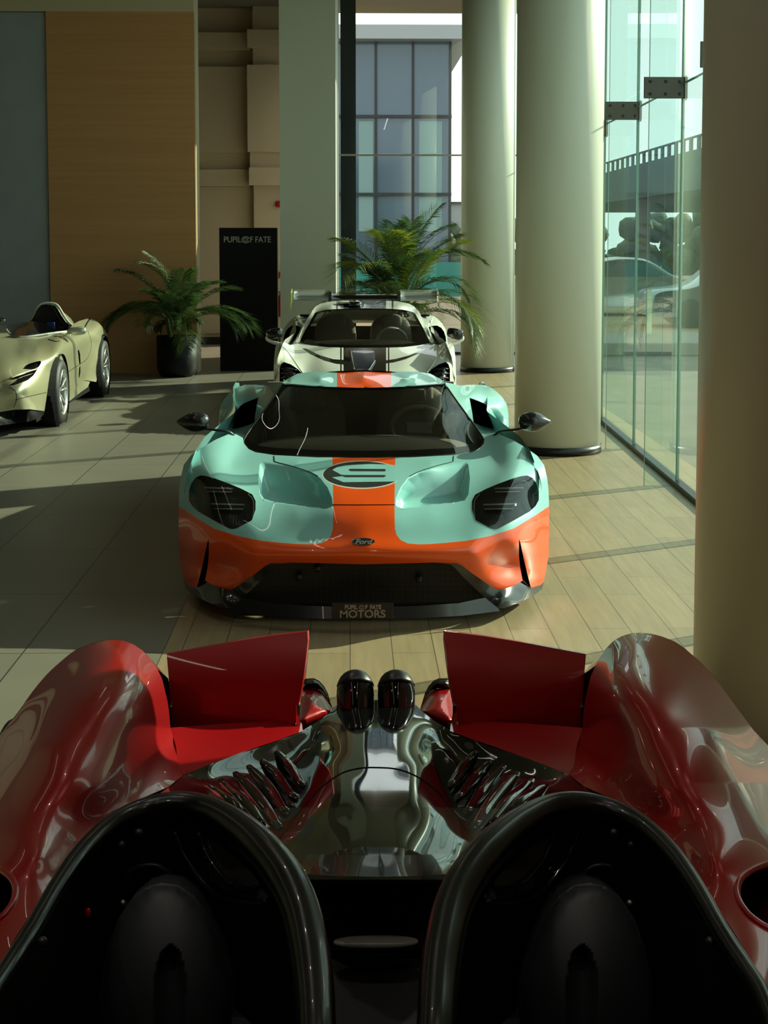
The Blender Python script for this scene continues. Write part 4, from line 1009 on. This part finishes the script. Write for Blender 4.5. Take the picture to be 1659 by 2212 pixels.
grid('fairing_tail', rows, M_champ, mon, 4)
box('seat_blue', *[float(v) for v in (P(100, 715, 18.5)[0], P(118, 715, 18.5)[0])], 18.5, 18.56, .72, float(P(110, 696, 18.5)[2]), mat('blue_leather', c(24, 40, 110), .5), mon, .01).name = 'seat'
bq_ = P(8, 712, 17.6); box('windscreen', bq_[0]-.3, bq_[0]+.02, 17.6, 17.62, .7, .84, mat('blue_tint', c(90, 120, 150), .2), mon, .005)
ellipsoid('far_mirror', P(-1, 691, 17.5), (.07, .06, .03), M_glossblk, mon)
mr = ellipsoid('mirror', P(166, 715, 17.55), (.108, .06, .048), mat('mirror_silver', c(190, 195, 180), .2, .4, coat=1.0), mon, .75, rot=Matrix.Rotation(R(-4), 3, 'Y'))
tube('mirror_stalk', catmull([P(146, 720, 17.5), P(136, 729, 17.45), P(126, 737, 17.35)], 4), [.012]*9, M_champ, mr, 8)
for yy, r_ in ((16.58, .345), (19.62, .35)):
    xo = float(P(139 if yy < 18 else 232, 800, yy)[0])
    wheel(xo-.135, yy, r_, .25, 1, mon, 5, mat('alloy_silver', c(200, 200, 195), .25, .7))
    lathe('wheel_arch', [(.39, -.22), (.40, -.02), (.40, -.3), (0, -.3)], (xo, yy, r_), M_void, mon, 'x', 36)
    wheel(mx-(xo-mx)+.135, yy, r_, .25, -1, mon, 5)

# ============================================================ red and black open two-seater in the foreground
M_rosso = paint('deep_red_paint', c(158, 12, 16), .3, .15)
M_deckb = mat('black_lacquer', c(11, 12, 13), .06, 0, .5)
M_leath = mat('black_leather', c(50, 52, 55), .5)
M_rim = mat('rim_black', c(12, 12, 13), .3, 0, .25, .4)
M_int = mat('cabin_black', c(8, 8, 9), .6, spec=.3)
M_pane = glass('clear_screen', (.86, .88, .87), 1.0)
RX = 813.0
red = empty('sports_car', (.055, 2.6, 0), 'red and glossy black open two-seat car in the foreground with raised rear flaps', 'car')
def zr(pts, sm=.002):
    q = [(a, b, float(Yz(a, b, z))) for a, b, z in pts]; return rbf(q, sm)
def sym(D): return lambda u, v: P(u, v, D(RX-np.abs(u-RX), v))
FP = [(100, 1460, .80), (160, 1407, .84), (210, 1386, .87), (250, 1382, .88), (290, 1394, .87), (325, 1424, .84), (350, 1468, .80), (362, 1520, .74), (368, 1575, .67), (380, 1610, .64), (385, 1640, .655), (398, 1672, .665),
      (250, 1402, .905), (250, 1450, .915), (200, 1450, .905), (300, 1450, .89), (322, 1500, .85), (335, 1560, .78), (250, 1550, .89), (150, 1500, .885), (180, 1600, .88), (100, 1600, .86), (50, 1600, .80), (40, 1545, .755), (0, 1590, .72), (-60, 1650, .66), (-150, 1720, .60), (-165, 1770, .58),
      (280, 1640, .79), (340, 1640, .70), (200, 1700, .82), (100, 1720, .83), (20, 1720, .78), (-60, 1780, .71), (280, 1735, .72), (210, 1780, .745), (150, 1770, .79), (165, 1820, .75), (90, 1850, .80), (20, 1820, .79), (125, 1880, .76), (90, 1940, .765), (50, 1890, .785),
      (0, 2080, .775), (40, 2040, .77), (-60, 1950, .75), (-100, 2100, .74), (-150, 1900, .68), (-185, 2000, .66), (-185, 2250, .68), (-120, 1705, .60), (-60, 2230, .77)]
FD_ = zr(FP, .025); r_lift = sym(FD_)
fo = [(398, 1672), (386, 1655), (384, 1640), (380, 1612), (374, 1592), (368, 1572), (366, 1545), (362, 1515), (350, 1466), (340, 1445), (325, 1423), (308, 1405), (290, 1393), (270, 1385), (250, 1382), (230, 1383), (210, 1386), (185, 1394), (160, 1406), (130, 1430), (100, 1458), (70, 1494), (40, 1536), (0, 1588), (-60, 1645), (-120, 1705), (-165, 1770), (-180, 1860), (-185, 2000), (-185, 2260), (-60, 2260), (-30, 2140), (0, 2080), (40, 2015), (90, 1938), (125, 1880), (165, 1822), (210, 1780), (280, 1736), (330, 1714), (365, 1699)]
fi_ = [(-110, 1850), (-60, 1858), (-15, 1872), (12, 1886), (28, 1902), (34, 1922), (30, 1945), (18, 1965), (0, 1985), (-40, 2010), (-110, 2040)]
def duct_r(u, v): return r_lift(u, v)+np.array((0, .30, -.10))
DK = [(813, 1512), (770, 1516), (728, 1522), (716, 1535), (690, 1556), (653, 1578), (600, 1598), (555, 1613), (509, 1630), (450, 1652), (398, 1673), (376, 1694), (345, 1712), (375, 1722), (430, 1730), (480, 1745), (520, 1762), (560, 1790), (600, 1822), (628, 1856), (648, 1892), (664, 1902), (740, 1908), (813, 1909)]
DP = [(813, 1512, .590), (813, 1531, .607), (813, 1575, .641), (813, 1656, .676), (813, 1762, .704), (813, 1840, .717), (813, 1909, .725),
      (775, 1531, .605), (770, 1575, .638), (760, 1656, .673), (745, 1762, .700), (738, 1840, .713), (730, 1909, .722),
      (728, 1522, .590), (735, 1550, .610), (716, 1600, .632), (697, 1650, .648), (675, 1700, .658), (650, 1750, .666), (622, 1810, .672), (660, 1850, .69), (664, 1902, .705),
      (716, 1535, .60), (690, 1556, .608), (653, 1578, .618), (600, 1598, .633), (555, 1613, .64), (509, 1630, .65), (450, 1652, .663), (398, 1673, .668), (345, 1712, .69),
      (680, 1602, .596), (655, 1640, .590), (625, 1690, .594), (590, 1760, .618), (560, 1650, .614), (540, 1700, .618), (500, 1680, .632), (470, 1720, .655), (430, 1700, .667), (430, 1735, .70), (480, 1750, .69), (560, 1790, .67), (600, 1822, .675), (628, 1860, .685), (375, 1722, .70)]
DD = zr(DP, .01); d_lift = sym(DD)
dko = mir([(2*RX-a, b) for a, b in DK], RX)
panel('rear_deck', dko, d_lift, M_deckb, red, step=5)
for F in (0, 1):
    f_ = (lambda p: p) if F == 0 else (lambda p: flip(p, RX)); sgn = -1 if F == 0 else 1
    if F == 0: rl_ = r_lift; fo_ = fo
    else:
        sh_ = lambda u, v: 15*np.clip((1690-v)/120, 0, 1)*np.clip((372-u)/70, 0, 1)
        rl_ = lambda u, v: P(u, v, FD_(RX-np.abs(u-RX), v+sh_(RX-np.abs(u-RX), v)*1.0))
        fo_ = [(a, b-15*np.clip((1690-b)/120, 0, 1)*np.clip((372-a)/70, 0, 1)) for a, b in fo]
    fw_ = panel('rear_wing_panel', f_(fo_), rl_, M_rosso, red, holes=[f_(fi_)], step=6); fw_.name = 'rear_fender'
    it = panel('side_intake', f_(fi_), duct_r, hexmat(), fw_, step=8); strip('intake_wall', f_(fi_), duct_r, r_lift, M_rosso, it)
    seam('intake_lip', f_(fi_)+[f_(fi_)[0]], r_lift, .007, fw_, M_rosso, 0, 3)
    # lower body behind the fender crest
    cr = rl_(np.array([f_([q])[0][0] for q in fo_[9:25]], float), np.array([q[1] for q in fo_[9:25]], float))
    lowr = cr+np.array((0, .32, 0)); lowr[:, 2] = .25; mid_ = (cr+lowr)/2+np.array((0, .16, .12))
    grid('fender_back', [list(cr), list(mid_), list(lowr)], M_rosso, fw_, 3)
    sk_ = [q for q in fo_ if q[0] <= -100]; sk_ = [q for q in sk_]
    su = np.array([f_([q])[0] for q in sk_[:6]]); top_ = rl_(su[:, 0], su[:, 1]); bot_ = top_.copy(); bot_[:, 2] = .2; md_ = (top_+bot_)/2; md_[:, 0] += sgn*.05
    grid('lower_side', [list(top_), list(md_), list(bot_)], M_rosso, fw_, 4)
    # red deck under the flap
    rd = [(368, 1572), (500, 1562), (640, 1556), (652, 1562), (654, 1579), (600, 1599), (555, 1614), (509, 1631), (450, 1653), (398, 1674), (386, 1656), (384, 1640), (380, 1612), (374, 1592)]
    RDk = zr([(368, 1572, .655), (500, 1562, .63), (640, 1556, .615), (654, 1579, .618), (600, 1599, .633), (509, 1631, .648), (398, 1674, .668), (384, 1640, .652), (450, 1600, .64)])
    panel('flap_shelf', f_(rd), sym(RDk), M_rosso, red, step=8)
    # raised flap
    fl = [(360, 1413), (430, 1400), (500, 1387), (580, 1374), (664, 1364), (665, 1384), (660, 1430), (652, 1485), (642, 1540), (635, 1566), (500, 1571), (371, 1578), (368, 1520), (364, 1460)]
    def fy(u, v): return 4.235+(1575-v)*.00045+((RX-np.abs(u-RX))-500)*-.0001+.02*((v-1480)/100)**2
    f1 = lambda u, v: P(u, v, fy(u, v)); f2 = lambda u, v: P(u, v, fy(u, v))+np.array((-sgn*.004, .016, 0))
    fp = panel('flap', f_(fl), f1, M_rosso, red, step=10)
    panel('flap_back', f_(fl), f2, M_rosso, fp, step=20); strip('flap_edge', f_(fl), f1, f2, M_rosso, fp, smooth=False)
    hx = f_([(644, 1552)])[0]; q = P(hx[0], hx[1], 4.24)
    box('flap_hinge', q[0]-.006, q[0]+.006, q[1]-.01, q[1]+.03, q[2]-.03, q[2]+.04, M_chrome, fp, .002)
    hx = f_([(369, 1562)])[0]; q = P(hx[0], hx[1], 4.25)
    box('flap_hinge', q[0]-.005, q[0]+.005, q[1]-.01, q[1]+.03, q[2]-.03, q[2]+.05, M_steel, fp, .002)
    # tail fins beside the exhausts
    tf = [(632, 1568), (640, 1530), (646, 1500), (654, 1487), (681, 1487), (697, 1500), (708, 1515), (718, 1530), (722, 1538), (712, 1550), (690, 1560), (660, 1572)]
    tl = lambda u, v, tf=f_(tf): P(u, v, 4.62-.14*(1-np.exp(-dist(tf, u, v)/16))-(v-1500)*.0035)
    t_ = panel('tail_fin', f_(tf), tl, M_rosso, red, step=4)
    tc_ = [(654, 1488), (650, 1474), (660, 1466), (678, 1465), (690, 1471), (700, 1482), (708, 1497), (718, 1530), (708, 1515), (697, 1500), (681, 1487)]
    panel('fin_cap', f_(tc_), lambda u, v, tf=f_(tc_): P(u, v, 4.66-.05*(1-np.exp(-dist(tf, u, v)/6))), M_black, t_, step=3)
    # exhaust barrels
    ex_ = P(f_([(769, 1490)])[0][0], 1490, 4.4); xx = float(ex_[0])
    ax_ = np.array((0, .52, .85)); b0 = np.array(P(f_([(768, 1524)])[0][0], 1524, 4.42)); b0 = b0+np.array((0, .05, -.07)); tt = np.array([0, .03, .06, .085, .105, .122, .136, .147, .154, .158])
    eb = tube('exhaust_barrel', [b0+ax_*t for t in tt], [.050, .053, .055, .056, .0545, .050, .043, .033, .021, .008], M_deckb, red, 36)
    tube('exhaust_lip', [b0+ax_*t for t in (.112, .124, .138, .149, .156, .1605)], [.0555, .0515, .0445, .0345, .0225, .009], M_black, eb, 36)
    # louvres over the engine
    rib = [((596, 1623), (656, 1700)), ((564, 1643), (641, 1727)), ((536, 1655), (622, 1760)), ((508, 1670), (604, 1792)), ((476, 1685), (566, 1782)), ((446, 1697), (520, 1755))]
    for (a, b) in rib:
        a, b = f_([a])[0], f_([b])[0]; t = np.linspace(0, 1, 11)
        q = d_lift(a[0]+(b[0]-a[0])*t, a[1]+(b[1]-a[1])*t)
        q[:, 2] += .006*np.sin(np.pi*t)
        tube('louvre', q, .0190*np.sin(np.pi*np.clip(t*.9+.05, 0, 1))**.45+.001, M_deckb, red, 16, .55)
    # cockpit rim
    cr = [(-60, 2260, .79), (-25, 2160, .80), (22, 2085, .80), (70, 2010, .81), (125, 1915, .82), (178, 1842, .83), (240, 1785, .84), (305, 1752, .85), (375, 1738, .86), (442, 1748, .86), (510, 1785, .86), (570, 1838, .855), (618, 1900, .84), (650, 1970, .82), (668, 2050, .80), (678, 2130, .78), (684, 2230, .76), (690, 2330, .73)]
    cc = np.array([Pz(*f_([(a, b)])[0], z) for a, b, z in cr]); cv = catmull(cc, 5)
    rad = np.interp(np.linspace(0, 1, len(cv)), np.linspace(0, 1, 18), [.016, .016, .016, .016, .017, .019, .021, .023, .025, .027, .031, .034, .035, .034, .033, .032, .03, .03])
    rim_ = tube('cockpit_rim', cv, rad, M_rim, red, 20, 1.0)
    iv = cv+np.array((0, 0, -.01)); lo_ = iv.copy(); lo_[:, 2] -= .35; ccn = cv.mean(0); lo_[:, 0] += (ccn[0]-lo_[:, 0])*-.04
    n_ = len(iv); meshobj('cockpit_wall', np.vstack([iv, lo_]), [(i, i+1, n_+i+1, n_+i) for i in range(n_-1)], M_int, rim_)
    # floor of the cockpit
    xs_ = [float(q[0]) for q in lo_]; box('cockpit_floor', min(xs_)-.02, max(xs_)+.02, 1.7, float(lo_[:, 1].max())+.02, .40, .42, M_int, rim_)
    # inner surround behind the seat with its small opening
    ip = [(375, 1790), (400, 1788), (440, 1802), (500, 1840), (550, 1888), (580, 1935), (578, 1950), (540, 1952), (480, 1940), (440, 1905), (405, 1850), (385, 1810)]
    io = [(430, 1802), (470, 1822), (515, 1858), (550, 1893), (562, 1912), (540, 1922), (500, 1912), (470, 1880), (445, 1840)]
    IY = lambda u, v: np.interp(u, [330, 375, 440, 510, 570, 618], [3.02, 3.01, 2.98, 2.90, 2.80, 2.71])-.05-.0002*(v-1850)
    ins = panel('inner_surround', f_(ip), sym(IY), M_deckb, red, step=6)
    op = lambda u, v: sym(IY)(u, v)+np.array((0, .02, -.03))
    panel('surround_scoop', f_(io), lambda u, v: sym(IY)(u, v)+np.array((0, -.004, .003)), mat('smoked_trim', c(52, 50, 45), .25, coat=1.0), ins, step=6)
    seam('scoop_edge', f_([(430, 1800), (445, 1842), (470, 1882), (500, 1912), (535, 1922), (560, 1915)]), lambda u, v: sym(IY)(u, v)+np.array((0, -.01, .006)), .004, ins, M_deckb)
    seam('surround_edge', f_([(378, 1795), (400, 1850), (440, 1905), (480, 1938), (540, 1950), (578, 1948)]), lambda u, v: sym(IY)(u, v)+np.array((0, -.01, .004)), .006, ins, M_deckb)
    sp_ = [P(*f_([(a, b)])[0], 2.95) for a, b, z in ((262, 1930, .70), (270, 1895, .715), (292, 1876, .725), (325, 1869, .73), (352, 1876, .725), (375, 1898, .71))]
    tube('speaker_ring', catmull(sp_, 6), .006, M_dark, red, 8)
    for a, b, m_ in ((265, 1952, M_steel), (300, 1800, M_dark), (262, 1826, M_dark), (92, 2035, M_dark)):
        ellipsoid('fastener', P(*f_([(a, b)])[0], 2.9 if b < 1980 else 2.5), (.009, .009, .009), m_, red, nu=12, nv=8)
    # seat with horseshoe headrest
    so_ = [(200, 2330), (206, 2230), (214, 2140), (232, 2045), (255, 1985), (285, 1940), (318, 1915), (350, 1907), (385, 1912), (420, 1936), (450, 1978), (475, 2030), (493, 2080), (507, 2125), (506, 2160), (497, 2195), (492, 2240), (490, 2330)]
    chn = [(330, 2340), (331, 2150), (336, 2090), (350, 2052), (368, 2040), (388, 2052), (400, 2090), (406, 2150), (408, 2340)]
    so2 = f_(so_); ch2 = f_(chn)
    def hy(u, v):
        d = dist(so2, u, v); i_ = inside(ch2, u, v); dc = dist(ch2, u, v)
        ux = RX-np.abs(u-RX)
        return 2.82-.045*(1-np.exp(-d/9))-.075*np.clip(1-((ux-355)/165)**2-((v-2160)/270)**2, 0, 1)+np.where(i_, .045*(1-np.exp(-dc/14))+.0, 0)-(v-2100)*.0002
    st = empty('seat', (0, 0, 0)); st.parent = red
    panel('headrest', so2, lambda u, v: P(u, v, hy(u, v)), M_leath, st, step=6)
    back = [(RX+(-463 if F == 0 else 463)+(a-RX-(-463 if F == 0 else 463))*.995, b) for a, b in so2]
    strip('seat_shell', so2, lambda u, v: P(u, v, hy(u, v)), lambda u, v: P(u, v, hy(u, v))+np.array((0, .09, -.02)), M_leath, st)
    panel('seat_back', so2, lambda u, v: P(u, v, hy(u, v))+np.array((0, .09, -.02)), M_black, st, step=14)
    wheel(RX*0+.055+sgn*.82, 4.05, .35, .30, sgn, red)
# centre bulkhead, glass screen, seams, handle, crest
bk = mir([(RX, 1905), (960, 1900), (975, 1897), (985, 1905), (965, 1960), (950, 2020), (940, 2090), (935, 2180), (932, 2340), (RX, 2340)], RX)
b_lift = lambda u, v: P(u, v, 3.16-.0009*(v-1905))
bh = panel('bulkhead', bk, b_lift, mat('bulkhead_trim', c(14, 13, 14), .5), red, step=16)
hd_ = P(812, 2035, 2.95); ellipsoid('handle', hd_, (.083, .02, .009), mat('handle_grey', c(150, 146, 138), .35), red, .8)
shp = [(802, 2058), (818, 2058), (818, 2072), (814, 2080), (810, 2084), (806, 2080), (802, 2072)]
panel('crest', shp, lambda u, v: b_lift(u, v)+np.array((0, -.01, 0)), mat('crest_grey', c(40, 38, 40), .3, .5), bh, step=4)
q0 = b_lift(np.array([700.]), np.array([2052.]))[0]; q1 = b_lift(np.array([926.]), np.array([2060.]))[0]
box('shelf_edge', q0[0], q1[0], q0[1]-.02, q0[1], q1[2], q0[2], M_glossblk, bh, .002)
fr = [(665, 1850), (740, 1853), (813, 1854), (886, 1853), (961, 1850), (985, 1893), (900, 1898), (813, 1900), (726, 1898), (641, 1893)]
panel('rear_frame', fr, lambda u, v: d_lift(u, v)+np.array((0, -.006, .008)), mat('smoked_frame', c(34, 35, 34), .2, coat=1.0), red, step=8)
seam('arc_seam', [(604, 1812), (640, 1762), (690, 1705), (735, 1672), (775, 1660), (813, 1658), (860, 1662), (905, 1680), (950, 1715), (985, 1762), (1022, 1812)], d_lift, .0016, red, M_void, -.001)
gp = [(548, 1747), (680, 1744), (813, 1743), (946, 1744), (1078, 1747), (1042, 1790), (1010, 1850), (990, 1900), (636, 1900), (616, 1850), (584, 1790)]
gl_ = panel('glass_screen', gp, sym(zr([(548, 1747, .745), (680, 1744, .750), (813, 1743, .752), (616, 1850, .742), (636, 1900, .738), (740, 1900, .744), (813, 1900, .745), (813, 1820, .750)])), M_pane, red, step=8)
box('underbody', -.75, .86, 1.0, 4.4, .10, .36, M_void, red)
M_blt = mat('red_button', c(190, 20, 12), .25); ellipsoid('release_button', Pz(190, 1972, .72), (.006, .005, .009), M_blt, red, nu=14, nv=10)
tail = box('tail_panel', -.62, .73, 4.45, 4.5, .22, .58, M_rosso, red, .02)
